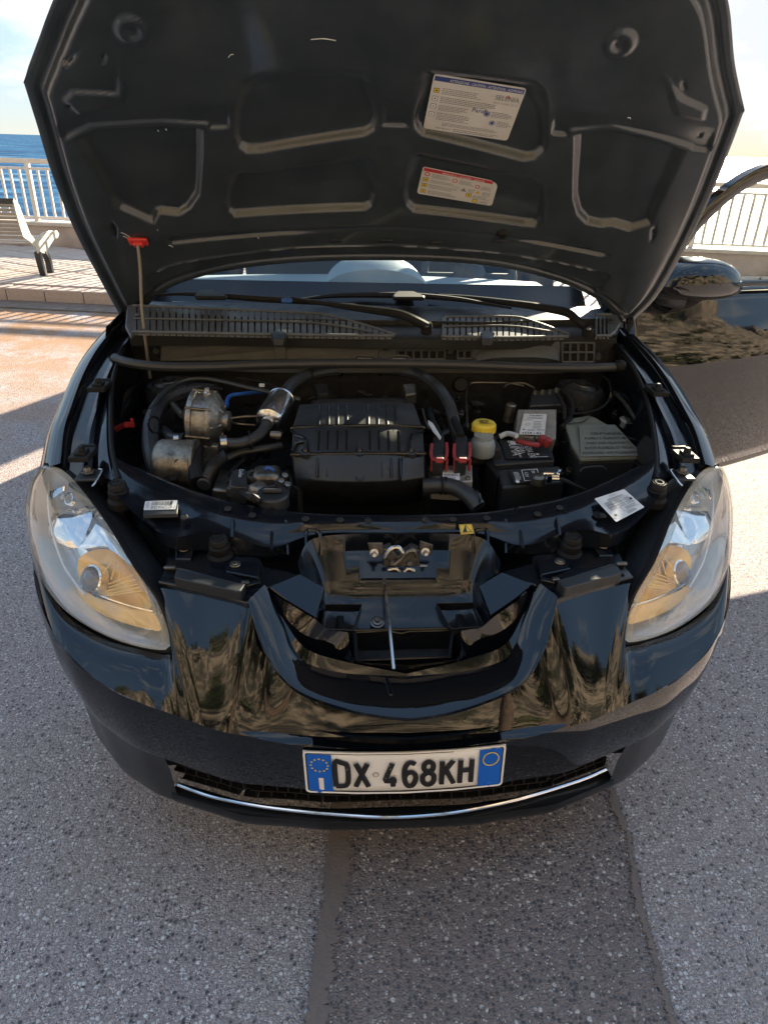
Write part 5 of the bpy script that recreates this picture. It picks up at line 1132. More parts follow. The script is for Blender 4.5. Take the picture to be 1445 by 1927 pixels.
for px, py in ((535, 898), (540, 915), (528, 908)): MB().lathe([(0, .01), (.007, .009), (.009, -.01), (.012, -.03)], U(px, py, z=.74), (.3, -.5, 1), 12).build('coolant_fitting', M['alu'], CAR)
# red clip at the left wing
c = U(244, 799, z=.75); mb = MB(); mb.box(c, (.026, .010, .014)); mb.box(c+[.008, 0, .010], (.008, .008, .014)); mb.box(c+[-.009, 0, -.002], (.012, .012, .010)); mb.build('red_cable_clip', M['red'], CAR, bevel=.002)
MB().prism(pz([(214, 820, .70), (232, 815, .70), (236, 870, .69), (218, 862, .70)]), (0, 0, -.02)).build('wing_filler', M['dark'], CAR)
for px, py in ((227, 826),): MB().box(U(px, py, z=.74), (.006, .006, .016)).build('trim_clip', M['white'], CAR)

# air box and engine cover: one moulding with ribs, seams and three bolts
cover_rows = [[(563, 764, .70), (620, 761, .70), (676, 760, .70), (735, 760, .70), (779, 761, .70)],
              [(563, 762, .820), (620, 758, .828), (676, 757, .830), (735, 757, .828), (779, 759, .820)],
              [(551, 806, .806), (610, 803, .818), (676, 802, .820), (740, 802, .818), (795, 805, .806)],
              [(549, 853, .770), (610, 853, .786), (676, 853, .788), (740, 852, .786), (799, 851, .770)],
              [(551, 858, .765), (610, 858, .782), (676, 858, .784), (740, 857, .782), (800, 857, .765)],
              [(554, 900, .722), (610, 906, .735), (676, 907, .738), (740, 905, .735), (799, 897, .722)],
              [(560, 914, .705), (615, 915, .715), (676, 915, .717), (740, 913, .715), (797, 907, .705)],
              [(568, 925, .685), (620, 926, .690), (676, 926, .691), (740, 924, .690), (796, 917, .685)],
              [(568, 950, .60), (620, 952, .60), (676, 952, .60), (740, 950, .60), (796, 944, .60)]]
rows = []
for r in cover_rows:
    q = resample(pz(r), 25); e = np.array([q[0]+[.004, 0, -.09]]); e2 = np.array([q[-1]+[-.004, 0, -.09]]); rows.append(np.vstack([e, q, e2]))
COV = MB().grid(rows).build('engine_cover', M['plastic'], CAR, smooth=30, bevel=.003)
def cov(px, py):                                       # point on the cover's top by image row
    ys = [760, 803, 853, 906, 915, 926]; zs = [.829, .819, .787, .737, .716, .691]; e = abs(px-676)/120
    return U(px, py, z=float(np.interp(py, ys, zs))-.012*e**3)
for x0, x1, xs_ in ((764, 800, (601, 619, 636, 653, 693, 711, 728, 744)), (812, 848, (600, 617, 635, 652, 696, 713, 731, 750)), (862, 898, (597, 616, 635, 655, 700, 718, 736, 754))):
    for x in xs_:
        k = (x-676)*.035; MB().tube([cov(x-k*.3, x0)+[0, 0, .0], cov(x+k*.3, x1)+[0, 0, .0]], .0033, 6, smooth=False).build('cover_rib', M['plastic_gl'], COV)
for L in ([(549, 808), (560, 806), (676, 803), (790, 805), (798, 808)], [(548, 857), (620, 856), (676, 855), (740, 855), (801, 855)]):
    MB().tube([cov(*p)+[0, 0, .002] for p in L], .0046, 8).build('cover_seam', M['plastic_gl'], COV)
MB().tube([cov(x, 881)+[0, 0, .001] for x in (617, 650, 690, 735)], .0018, 6).build('cover_line', M['plastic'], COV)
for sgn, L in ((0, [(549, 812), (556, 820), (572, 826), (572, 832), (558, 836), (550, 850)]), (0, [(796, 812), (782, 815), (775, 822), (774, 846)])):
    MB().tube([cov(*p)+[0, 0, .002] for p in L], .0036, 7).build('cover_edge', M['plastic_gl'], COV)
for x in (575, 676, 774):
    c = cov(x, 853)+[0, 0, .006]; MB().lathe([(.012, -.014), (.012, -.002), (.009, .0), (.008, -.003), (.0, -.003)], c, (0, -.25, 1), 18).build('bolt_boss', M['plastic'], COV)
    MB().lathe([(0, .004), (.0045, .004), (.0055, .001), (.0055, -.002)], c, (0, -.25, 1), 6).build('cover_bolt', M['zinc'], COV, smooth=0)
    MB().tube([cov(x, 832)+[0, 0, .003], c], .004, 7, smooth=False).build('bolt_rib', M['plastic'], COV)
c = cov(677, 899); sh = [(-16, -10), (-8, -12), (0, -14), (8, -12), (16, -10), (18, 0), (13, 9), (0, 15), (-13, 9), (-18, 0)]
MB().prism([cov(677+a_, 900+b_*.75)+[0, -.001, .003] for a_, b_ in sh], (0, .002, -.006)).build('cover_emblem', M['plastic'], COV, bevel=.001)
MB().lathe([(.006, .0), (.011, .0), (.011, .002), (.006, .002)], cov(677, 899)+[0, -.001, .003], (0, -.5, .8), 20).build('emblem_ring', M['plastic'], COV)
MB().prism([cov(*p)+[0, 0, .002] for p in ((757, 862), (798, 861), (798, 898), (755, 905))], (0, 0, -.005)).build('cover_panel', M['plastic'], COV, bevel=.002)
for x, s in ((568, 1), (790, -1)): hose('cover_side', [(x-s*5, 770, .815), (x-s*10, 790, .805), (x-s*16, 806, .80)], .003, 'plastic', 6, parent=COV)
MB().prism(pz([(590, 745, .80), (760, 743, .80), (772, 757, .79), (575, 759, .79)]), (0, .02, -.10)).build('intake_manifold', M['dark'], CAR, bevel=.02)
for px in (590, 756): MB().prism(pz([(px, 722, .815), (px+26, 720, .815), (px+28, 740, .80), (px+8, 742, .80)]), (0, 0, -.03)).build('manifold_bracket', M['zinc'] if px > 700 else M['dark'], CAR, bevel=.004)
# air intake hose at the cover's right
hose('air_intake_hose', [(795, 915, .70), (815, 914, .702), (838, 914, .705), (862, 920, .705), (884, 935, .70), (900, 955, .685)], .019, 'hose', 14, 40)
for px, py in ((830, 914), (838, 914)): MB().lathe([(.019, -.003), (.0215, -.003), (.0215, .003), (.019, .003)], U(px, py, z=.704), (1, 0, .02), 20).build('hose_band', M['rubber'], CAR)
# injector control module with two levered plugs
P = pz([(806, 876, .725), (888, 874, .725), (889, 905, .712), (860, 907, .712), (812, 904, .712)]); EC = MB().prism(P, (0, 0, -.05)).build('control_module', M['grey_label'], CAR, bevel=.003)
label('module_label', pz([(832, 886, .724), (864, 887, .724), (865, 905, .715), (833, 904, .715)]), EC, M['white'], [('para', .08, .08, .6, .30, 2, 'b'), ('disc', .78, .20, .09, 'b'), ('bars', .1, .42, .9, .62, 26, 'b'), ('para', .1, .7, .9, .92, 2, 'b')], .003, corner=.02)
for px, py in ((815, 900), (880, 900)): MB().lathe([(0, .004), (.005, .004), (.007, 0)], U(px, py, z=.716), (0, 0, 1), 12).build('module_screw', M['zinc'], EC)
for px in (826, 869):
    PL = MB().prism([U(px-11, 820, z=.785), U(px+9, 818, z=.785), U(px+12, 850, z=.775), U(px+11, 858, z=.770), U(px-11, 860, z=.770), U(px-13, 850, z=.775)], (0, .01, -.06)).build('plug_body', M['plastic'], EC, smooth=0, bevel=.004)
    MB().tube(pz([(px-14, 836, .785), (px-15, 852, .778), (px-12, 863, .772), (px, 866, .772), (px+12, 863, .772), (px+15, 850, .778), (px+14, 834, .785)]), .0038, 8, k=40).build('locking_lever', M['red_dull'], PL)
    MB().box(U(px+1, 866, z=.775), (.018, .010, .012)).build('lever_tab', M['red_dull'], PL, bevel=.002)
    for d in (-14, 14): MB().box(U(px+d, 874, z=.745), (.006, .012, .03)).build('lever_leg', M['red_dull'], PL, bevel=.001)
    hose('plug_loom', [(px-2, 822, .785), (px-6, 808, .79), (px-14, 792, .79), (px-18, 770, .77)], .010, 'rubber')
P = pz([(805, 790, .80), (814, 796, .80), (820, 806, .80), (830, 822, .795), (828, 826, .795), (816, 812, .80), (806, 798, .80)]); MB().prism(P, (0, 0, -.003)).build('tape_flag', M['white'], CAR)
# brake fluid reservoir
c = U(909, 828, z=.765); RS = MB().lathe([(0, -.04), (.028, -.04), (.031, -.034), (.031, -.010), (.028, .0), (.024, .004), (.024, .014), (0, .014)], c, (0, 0, 1), 28).build('fluid_reservoir', M['reservoir'], CAR)
c2 = U(910, 806, z=.780); prof = [(.028, -.008), (.029, -.006), (.029, .012), (.027, .015), (.024, .016), (0, .016)]
CP = MB().lathe(prof, c2, (0, -.05, 1), 32).build('yellow_cap', M['yellow'], RS, smooth=30)
for k in range(20):
    th = k*math.pi/10; MB().box(c2+np.array([.029*math.cos(th), .029*math.sin(th), .002]), (.003, .004, .016), Matrix.Rotation(th, 3, 'Z')).build('cap_ridge', M['yellow'], CP)
label('cap_print', [c2+np.array(p) for p in ((-.017, .014, .0165), (.017, .014, .0165), (.017, -.014, .0165), (-.017, -.014, .0165))], CP, M['yellow'], [('rect', .05, .08, .95, .16, 'k'), ('rect', .05, .84, .95, .92, 'k'), ('ring', .5, .5, .13, .20, 'k'), ('ring', .5, .5, .26, .30, 'k'), ('para', .1, .2, .3, .8, 3, 'k')], .0006, corner=.1)
MB().box(U(908, 850, z=.72), (.08, .07, .05)).build('reservoir_seat', M['dark'], CAR, bevel=.008)
hose('brake_pipe', [(879, 806, .76), (878, 770, .77), (877, 742, .78), (880, 726, .785), (892, 720, .787), (930, 720, .787), (960, 721, .787), (985, 726, .785)], .0032, 'zinc', 8, 50)
hose('brake_pipe', [(948, 728, .785), (958, 722, .787), (985, 721, .787), (1005, 730, .78)], .0032, 'zinc', 8, 30)
hose('brake_pipe', [(1030, 770, .77), (1050, 775, .76), (1090, 778, .77), (1130, 768, .785), (1148, 745, .80), (1146, 720, .81), (1135, 708, .82)], .0032, 'rubber', 8, 50)
MB().lathe([(0, .012), (.018, .010), (.022, 0), (.020, -.03)], U(866, 724, z=.80), (0, -.8, .3), 20).build('firewall_grommet', M['rubber'], CAR)
# anti-lock unit
P = pz([(974, 770, .775), (1047, 770, .775), (1046, 826, .735), (1030, 828, .735), (970, 818, .738)]); AB = MB().prism(P, (0, .02, -.05)).build('brake_control_unit', M['grey_label'], CAR, bevel=.003)
label('unit_label', pz([(985, 780, .769), (1028, 781, .769), (1024, 820, .742), (976, 819, .742)]), AB, M['white'], [('text', 'TRW', .22, .14, .085, 'k', 1.3), ('para', .5, .06, .95, .14, 1, 'g'), ('para', .2, .18, .9, .26, 1, 'k'), ('para', .05, .28, .55, .34, 1, 'g'), ('ring', .27, .52, .07, .09, 'g'), ('para', .50, .36, .85, .72, 5, 'g'), ('para', .30, .76, .6, .84, 1, 'k'), ('disc', .14, .77, .045, 'k'), ('text', 'TRW', .66, .82, .07, 'k', 1.3), ('bars', .12, .90, .88, .96, 8, 'k')], .003, corner=.02)
P = pz([(1000, 736, .80), (1055, 730, .80), (1060, 745, .79), (1058, 762, .775), (996, 764, .775)]); MB().prism(P, (0, .02, -.07)).build('valve_block', M['plastic'], AB, bevel=.004)
for a_, b_ in ((1006, 742), (1020, 742), (1034, 741), (1046, 738)): MB().lathe([(0, .012), (.005, .012), (.006, 0)], U(a_, b_, z=.80), (0, 0, 1), 6).build('valve_union', M['zinc'], AB)
hose('unit_loom', [(1056, 735, .80), (1070, 748, .79), (1076, 768, .77), (1070, 792, .75), (1055, 806, .74)], .008, 'rubber')
hose('unit_loom', [(1048, 742, .80), (1060, 765, .78), (1062, 790, .75)], .006, 'rubber')
MB().lathe([(.014, -.05), (.014, 0), (.010, .004), (0, .004)], U(962, 762, z=.77), (.1, -.1, 1), 16).build('relay_can', M['canister'], AB)
# battery
bt = pz([(918, 830, .720), (1034, 828, .720), (1043, 866, .712), (930, 874, .712)]); BT = MB().prism(bt, (0, 0, -.19)).build('battery', M['plastic'], CAR, smooth=0, bevel=.004)
lo = pz([(935, 884, .705), (1052, 876, .705), (1062, 906, .690), (945, 918, .688)]); MB().prism(lo, (0, .012, -.17)).build('battery_front', M['plastic'], BT, smooth=0, bevel=.005)
MB().prism(pz([(906, 828, .725), (920, 826, .725), (932, 876, .716), (940, 886, .708), (936, 898, .700), (915, 872, .715)]), (0, 0, -.10)).build('battery_clamp', M['rubber'], BT, smooth=0, bevel=.003)
label('battery_label', pz([(939, 830, .7205), (1020, 832, .7205), (1042, 865, .7130), (951, 866, .7125)]), BT, M['ink'], [('text', 'SUMA', .17, .05, .22, 'w', 1.0, -math.pi/2), ('text', '12V 50Ah', .36, .05, .12, 'w', 1.05, -math.pi/2), ('text', '420A EN', .50, .30, .16, 'w', 1.0, -math.pi/2), ('para', .30, .55, .36, .95, 6, 'w'), ('rect', .22, .06, .34, .28, 'w'), ('disc', .70, .78, .035, 'w'), ('ring', .86, .80, .03, .04, 'b'), ('para', .62, .88, .95, .95, 1, 'w')], .004, corner=.02)
label('battery_front_label', pz([(957, 886, .7056), (1014, 882, .7056), (1020, 908, .6935), (966, 912, .6930)]), BT, M['ink'], [('rect', .38, .10, .92, .13, 'w'), ('rect', .38, .87, .92, .90, 'w'), ('rect', .38, .10, .40, .90, 'w'), ('rect', .90, .10, .92, .90, 'w'), ('text', 'SMF', .70, .20, .17, 'w', 1.0, -math.pi/2), ('text', '12V', .46, .26, .17, 'w', 1.0, -math.pi/2), ('para', .10, .22, .30, .80, 7, 'w'), ('disc', .14, .90, .07, 'w')], .004, corner=.02)
hose('positive_cable', [(972, 830, .745), (985, 833, .748), (1000, 836, .748), (1012, 838, .742)], .0065, 'red_dull')
hose('positive_cable', [(940, 822, .73), (955, 816, .74), (972, 820, .745)], .007, 'white')
for px, py, r in ((1020, 828, .010), (1030, 832, .009)): MB().lathe([(0, .012), (r, .010), (r*1.2, 0), (r*.9, -.012)], U(px, py, z=.745), (.2, -.3, 1), 14).build('positive_terminal', M['red_dull'], BT)
MB().box(U(1012, 826, z=.742), (.02, .02, .018)).build('terminal_nut', M['zinc'], BT, bevel=.004)
c = U(1036, 896, z=.715); NT = MB().lathe([(.018, -.02), (.017, -.002), (.012, .004), (0, .005)], c+[-.030, 0, 0], (0, 0, 1), 18).build('negative_terminal', M['zinc'], BT)
mb = MB()
for dx, dy, sx in ((.0, .006, .036), (.006, -.008, .034), (-.002, -.020, .030)): mb = MB().tube([c+[dx-sx/2, dy, .004], c+[dx+sx/2, dy+.002, .002]], .005, 8, smooth=False).build('clamp_bar', M['chrome'], NT)
for dx, dy in ((.024, .012), (.020, -.012), (-.012, -.026)): MB().lathe([(0, .01), (.006, .01), (.007, 0), (.007, -.006)], c+[dx, dy, .004], (0, -.1, 1), 6).build('clamp_nut', M['chrome'], NT, smooth=0)
for k in range(3): hose('negative_cable', [(1046+k*3, 896+k*3, .715), (1062+k*3, 903+k*2, .71), (1078+k*4, 912+k*2, .70), (1092+k*4, 922, .69)], .0042, 'rubber', 7)
# fuse box under its printed lid
lid = [(1062, 792, .752), (1077, 786, .754), (1108, 781, .755), (1120, 787, .755), (1172, 815, .745), (1210, 858, .725), (1092, 862, .722), (1075, 835, .735)]
P = pz(lid); mb = MB(); mb.prism(P, (0, 0, -.012)); FB = mb.build('fuse_box_lid', M['fusebox'], CAR, smooth=0, bevel=.004)
P2 = [p+np.array([0, .003, -.012]) for p in P]; MB().prism(P2, (0, .01, -.14)).build('fuse_box', M['plastic'], CAR, smooth=0, bevel=.006)
MB().tube([P[0]+[0, 0, .001], U(1068, 798, z=.752), U(1096, 794, z=.754), U(1110, 784, z=.755)], .0014, 5, smooth=False).build('lid_groove', M['ink'], FB)
hose('lid_handle', [(1090, 888, .715), (1100, 880, .72), (1130, 878, .72), (1140, 884, .712)], .003, 'plastic', 6)
label('lid_lettering', pz([(1089, 800, .7545), (1156, 800, .7520), (1210, 858, .7262), (1092, 860, .7240)]), FB, M['fusebox'], [('text', 'CENTRALINA', .24, .34, .085, 'k', 1.35), ('text', 'FUSIBILI E TELERUTTORI', .10, .49, .080, 'k', 1.35), ('text', 'FUSES AND RELAYS BOX', .12, .64, .080, 'k', 1.35), ('text', 'BOITE FUSIBLES ET RELAIS', .08, .79, .080, 'k', 1.30), ('text', 'SICHERUNGS- UND RELAISKASTEN', .02, .94, .080, 'k', 1.20), ('para', .45, .06, .75, .22, 3, 'g')], .0015, corner=.02)
MB().lathe([(0, .006), (.014, .006), (.018, .003), (.019, 0), (.012, -.004), (.012, -.02)], U(1178, 791, z=.745), (.1, -.2, 1), 24).build('washer_filler_cap', M['reservoir'], CAR)
hose('bay_cable', [(1170, 820, .74), (1190, 826, .74), (1212, 836, .74)], .003, 'rubber', 6)
for i in range(3): hose('wing_strap', [(1150+i*6, 735+i*3, .80), (1176, 760, .79), (1196, 790, .77)], .004, 'zinc', 6)

# small hardware between the large parts: connectors, bolts, clips, ties and corrugated looms
zones = [(292, 545, 735, 935, .70), (800, 905, 725, 815, .73), (1040, 1190, 700, 790, .72), (905, 1010, 735, 800, .70), (560, 800, 712, 750, .74), (1055, 1090, 800, 900, .66)]
for i in range(96):
    x0, x1, y0, y1, zz = zones[i % len(zones)] if i % 3 else zones[0]
    px, py = rr.uniform(x0, x1), rr.uniform(y0, y1); z = zz+rr.uniform(-.06, .03); c = U(px, py, z=z); k = i % 4
    Rm = Matrix.Rotation(rr.uniform(0, 3), 3, 'Z')
    if k == 0:
        mb = MB(); mb.box(c, (rr.uniform(.016, .034), rr.uniform(.012, .024), rr.uniform(.012, .026)), Rm); mb.box(c+np.array([0, 0, .012]), (.012, .008, .010), Rm); mb.build('connector', M[rr.choice(['plastic', 'rubber', 'plastic_gl', 'plastic'])], CAR, bevel=.002)
    elif k == 1:
        MB().lathe([(0, .008), (.0055, .008), (.0065, .003), (.010, .002), (.010, -.01)], c, (rr.uniform(-.4, .4), -.4, 1), 6).build('engine_bolt', M[rr.choice(['zinc', 'zinc', 'steel'])], CAR, smooth=0)
    elif k == 2:
        MB().prism([c+np.array(Rm @ Vector(p)) for p in ((-.02, -.008, 0), (.018, -.009, .004), (.026, .006, .006), (-.016, .010, .0))], (0, 0, -.004)).build('engine_bracket', M[rr.choice(['zinc', 'dark', 'paint_in'])], CAR, smooth=0, bevel=.001)
    else:
        dx, dy = rr.uniform(-45, 45), rr.uniform(-18, 18); P = pz([(px, py, z), (px+dx*.5+rr.uniform(-8, 8), py+dy*.5-rr.uniform(0, 10), z+.02), (px+dx, py+dy, z-.01)]); Q = resample(P, 26); r0 = rr.choice([.006, .008, .010])
        MB().tube(Q, [r0*(1+.16*(-1)**q) for q in range(26)], 8, smooth=False).build('corrugated_loom', M[rr.choice(['plastic', 'hose', 'rubber'])], CAR)
for (px, py, z) in ((292, 800, .79), (310, 752, .795), (352, 734, .805), (470, 829, .786), (640, 695, .827), (720, 694, .826), (850, 780, .79), (890, 940, .70), (1150, 745, .80)):
    MB().lathe([(.019, -.002), (.0225, -.002), (.0225, .002), (.019, .002)], U(px, py, z=z), (1, rr.uniform(-.6, .6), rr.uniform(-.5, .5)), 18).build('cable_tie', M['plastic_gl'], CAR)

# =================================================================== SCUTTLE, WINDSCREEN, CABIN
cf = pz([(243, 628, .913), (400, 628, .914), (505, 630, .915), (620, 633, .916), (741, 635, .917), (904, 636, .917), (1040, 634, .915), (1147, 630, .913), (1172, 612, .912)])
cb = pz([(246, 573, .950), (400, 575, .955), (505, 574, .960), (620, 576, .962), (741, 580, .962), (904, 584, .960), (1040, 584, .956), (1130, 583, .952), (1168, 592, .945)])
A, B = resample(cf, 60), resample(cb, 60)
rows = [A+[0, .004, -.035], A+[0, 0, -.003], A+[0, .004, 0]]+[A*(1-t)+B*t+[0, .0, .004*math.sin(t*3)] for t in (.1, .4, .7, 1)]+[B+[0, .05, .0]]
COW = MB().grid(rows).build('scuttle_panel', M['plastic'], CAR, smooth=40)
# raised grey grille fields with their slats
Bl = [(250, 575), (442, 583), (554, 588), (610, 592), (680, 610), (745, 630)]; Br = [(835, 597), (956, 596), (1000, 604), (1069, 629)]
def zc(px, py): return float(np.interp(py, [570, 634], [.964, .921]))+.006
def cp(px, py, o=0): return U(px, py, z=zc(px, py)+o)
def field(back, front, x0, x1, step, wd_, gap, y_off):
    for x in np.arange(x0, x1, step):
        yb = np.interp(x, [p[0] for p in back], [p[1] for p in back]); yf = np.interp(x, [p[0] for p in front], [p[1] for p in front])
        if yf-yb < 4: continue
        a, b = cp(x, yb), cp(x, yf); d = b-a; w = np.array([wd_, 0, 0])
        MB().prism([a-w, a+w, b+w, b-w], (0, .0, -.010)).build('slat', M['cowl'], COW, smooth=0)
    for L, nm in ((back, 'rim'), (front, 'rim')):
        MB().tube([cp(*p) for p in L], .0045, 6, k=40).build('grille_rim', M['cowl'], COW)
field(Bl, [(250, 624), (505, 629), (741, 632)], 252, 742, 12.3, .0070, 0, 0)
field(Br, [(830, 633), (950, 635), (1069, 633)], 836, 1068, 11.6, .0064, 0, 0)
field([(1120, 593), (1150, 592)], [(1120, 632), (1150, 631)], 1122, 1146, 7.5, .0030, 0, 0)
MB().prism([cp(a, b) for a, b in ((1146, 590), (1160, 592), (1168, 606), (1158, 622), (1146, 630))], (0, 0, -.01)).build('end_cap', M['cowl'], COW, bevel=.003)
for L in ([(252, 599), (505, 604), (610, 609), (700, 624)], [(836, 614), (956, 613), (1040, 624)]): MB().tube([cp(*p, .001) for p in L], .0028, 6, k=40).build('cross_rib', M['cowl'], COW)
MB().prism([cp(a, b) for a, b in ((240, 574), (252, 572), (254, 622), (246, 632), (236, 612))], (0, 0, -.012)).build('end_cap', M['cowl'], COW, bevel=.003)
MB().lathe([(.0, .003), (.009, .003), (.010, .001), (.012, 0)], cp(1148, 604, .002), (0, -.3, 1), 16).build('trim_screw', M['plastic'], COW)
MB().lathe([(.0, .004), (.004, .004), (.006, 0)], cp(259, 592, .002), (0, -.3, 1), 12).build('trim_screw', M['cowl'], COW)
for px in (524, 917): MB().prism([cp(a, b, .006) for a, b in ((px-14, 626), (px-8, 622), (px+8, 622), (px+14, 626), (px+10, 638), (px-10, 638))], (0, 0, -.02)).build('front_catch', M['plastic'], COW, bevel=.003)
# plastic bulkhead in front of it
def bw(px, py): return U(px, py, y=float(np.interp(px, [240, 400, 740, 1000, 1170], [1.165, 1.135, 1.115, 1.12, 1.14])))
bt_ = [(246, 634), (400, 634), (505, 636), (620, 638), (741, 640), (904, 641), (1040, 640), (1160, 636)]; bb = [(246, 690), (400, 692), (505, 690), (620, 688), (741, 688), (904, 690), (1040, 692), (1160, 692)]
A, B = resample([bw(*p) for p in bt_], 50), resample([bw(*p) for p in bb], 50)
BK = MB().grid([A+[0, .02, .0], A, A*.5+B*.5+[0, .004, 0], B]).build('scuttle_bulkhead', M['dark'], CAR)
def bpl(L, m, name='bulkhead_panel', d=.008, par=None, bevel=.003):
    return MB().prism([bw(*p)+[0, -d, 0] for p in L], (0, d, 0)).build(name, M[m], par or BK, smooth=0, bevel=bevel)
bpl([(305, 629), (503, 633), (508, 640), (520, 642), (536, 641), (544, 636), (711, 639), (711, 675), (560, 676), (303, 679)], 'bulk')
bpl([(711, 640), (745, 640), (745, 675), (711, 675)], 'cowl'); bpl([(893, 640), (1052, 641), (1052, 683), (886, 682), (886, 660)], 'cowl')
bpl([(518, 640), (538, 640), (540, 674), (516, 674)], 'bulk', 'bulkhead_rib', .016)
bpl([(624, 641), (636, 641), (636, 649), (624, 649)], 'ink', 'bulkhead_slot', .010, bevel=0)
bpl([(720, 637), (730, 637), (730, 658), (720, 658)], 'ink', 'bulkhead_slot', .010, bevel=0)
for px in (689, 753): MB().tube([bw(a, b)+[0, -.012, 0] for a, b in ((px-30, 677), (px-18, 667), (px+12, 668), (px+22, 677))], .004, 6, smooth=False).build('bulkhead_bracket', M['cowl'], BK); bpl([(px-16, 672), (px+10, 672), (px+10, 677), (px-16, 677)], 'grey_label', 'bracket_plate', .013, bevel=.001)
for x0, x1, y0, y1, nx, ny in ((748, 836, 641, 675, 6, 2), (860, 886, 643, 674, 2, 2), (1056, 1116, 644, 680, 4, 2)):
    for i in range(nx+1):
        x = x0+(x1-x0)*i/nx; MB().tube([bw(x, y0)+[0, -.006, 0], bw(x, y1)+[0, -.006, 0]], .0034, 6, smooth=False).build('vent_bar', M['cowl'], BK)
    for j in range(ny+1):
        y = y0+(y1-y0)*j/ny; MB().tube([bw(x0, y)+[0, -.006, 0], bw(x1, y)+[0, -.006, 0]], .0034, 6, smooth=False).build('vent_bar', M['cowl'], BK)
mb = MB(); q = resample([bw(*p)+[0, -.010, 0] for p in ((890, 668), (905, 655), (940, 649), (1000, 648), (1040, 652), (1048, 668))], 24); q2 = resample([bw(*p)+[0, -.03, 0] for p in ((892, 674), (930, 668), (960, 667), (1000, 667), (1030, 670), (1046, 674))], 24); q3 = resample([bw(*p)+[0, -.008, 0] for p in ((890, 682), (930, 682), (960, 682), (1000, 682), (1030, 682), (1048, 682))], 24)
mb.grid([q, q2, q3]).build('bulkhead_bulge', M['cowl'], BK, smooth=60)
for px, py in ((846, 660), (1123, 672), (296, 660)): MB().lathe([(0, .008), (.008, .008), (.010, .002), (.014, 0)], bw(px, py)+[0, -.004, 0], (0, -1, .2), 14).build('bulkhead_plug', M['plastic'], BK)
# rubber sealing strip
MB().tube(pz([(215, 674, .875), (250, 684, .872), (310, 690, .868), (400, 690, .866), (500, 686, .866), (620, 684, .867), (741, 684, .868), (860, 686, .868), (1000, 691, .866), (1100, 692, .866), (1166, 690, .868)]), .0125, 10, k=90).build('bonnet_seal', M['hose'], CAR)
MB().box(U(1166, 688, z=.872), (.03, .03, .03)).build('seal_end', M['rubber'], CAR, bevel=.01)

# windscreen, with its black lower band
wb = resample([(-.70, 1.43, .955), (-.4, 1.345, .968), (0, 1.315, .972), (.4, 1.345, .968), (.70, 1.43, .955)], 30); wt = resample([(-.57, 2.03, 1.44), (-.3, 2.0, 1.465), (0, 1.99, 1.475), (.3, 2.0, 1.465), (.57, 2.03, 1.44)], 30)
rows = [wb*(1-t)+wt*t+np.array([0, -.03*math.sin(math.pi*t), .03*math.sin(math.pi*t)]) for t in np.linspace(0, 1, 10)]
WS = MB().grid(rows).build('windscreen', M['windscreen'], CAR, smooth=60)
r0_, r1_ = wb+[0, -.006, .004], wb*.93+wt*.07+np.array([0, -.012, .012]); MB().grid([wb+[0, -.03, -.012], r0_, r1_]).build('windscreen_band', M['plastic_gl'], WS)
# wipers
def wz(px, py, z): return U(px, py, z=z)
for piv, arm, clip, blade in (((803, 614), [(803, 614, .955), (775, 600, .975), (748, 590, .985), (690, 582, .987), (640, 575, .988), (590, 568, .99), (548, 562, .992)], (394, 551), [(290, 556, .985), (340, 553, .99), (394, 555, .992), (470, 561, .99), (548, 566, .987), (640, 572, .984), (705, 580, .98)]),
                             ((1107, 619), [(1107, 619, .95), (1085, 603, .97), (1065, 588, .985), (1010, 577, .988), (960, 570, .99), (880, 560, .992), (810, 556, .993)], (766, 552), [(545, 566, .985), (640, 556, .99), (766, 556, .994), (850, 562, .99), (905, 570, .986), (962, 580, .98)])):
    W_ = MB().tube(pz(arm), [.013, .012, .010, .007, .006], 8, k=50).build('wiper_arm', M['rubber'], CAR)
    MB().lathe([(0, .016), (.006, .016), (.007, .010), (.014, .009), (.016, 0), (.016, -.02)], U(*piv, z=.952), (0, -.35, 1), 16).build('arm_pivot', M['rubber'], W_)
    MB().lathe([(0, .005), (.0055, .005), (.0065, 0)], U(piv[0], piv[1], z=.966), (0, -.35, 1), 6).build('pivot_nut', M['steel'], W_, smooth=0)
    MB().tube(pz(blade), [.003, .008, .010, .008, .003], 6, k=40).build('wiper_blade', M['rubber'], W_)
    c = U(clip[0], clip[1], z=1.0); MB().prism([U(a, b, z=1.004) for a, b in ((clip[0]-28, clip[1]+3), (clip[0]-18, clip[1]-6), (clip[0]+8, clip[1]-7), (clip[0]+34, clip[1]+4), (clip[0]+32, clip[1]+7), (clip[0]-26, clip[1]+7))], (0, .004, -.012)).build('blade_clip', M['rubber'], W_, bevel=.005)
MB().box(U(540, 566, z=.992), (.032, .012, .012)).build('washer_jet', M['blue_hose'], CAR, bevel=.004)
# dashboard with its central instrument pod
dr = []
for y, z in ((1.36, .935), (1.46, .950), (1.70, .962), (1.90, .955), (1.98, .90), (1.98, .70)): dr.append([(x, y+.05*(x/.65)**2*(1 if y < 1.6 else 0), z-.015*(x/.65)**2) for x in np.linspace(-.66, .66, 20)])
DS = MB().grid(dr).build('dashboard', M['dash'], CAR, smooth=50)
pc2 = U(708, 556, y=1.62); pod = []
for t in np.linspace(0, 1, 12):
    row = []
    for a in np.linspace(0, math.pi, 24): row.append(pc2+np.array([(.200-.03*t)*math.cos(a)*(1-.0*t), .34*t, -.02+(.135*math.sin(a)**.8 if math.sin(a) > 0 else 0)*math.sqrt(max(0.0, math.sin(math.pi*(.22+.6*t))))]))
    pod.append(row)
cap = [[pc2+(np.array(p)-pc2)*k+np.array([0, -.015*(1-k), 0]) for p in pod[0]] for k in (.02, .5, .9)]
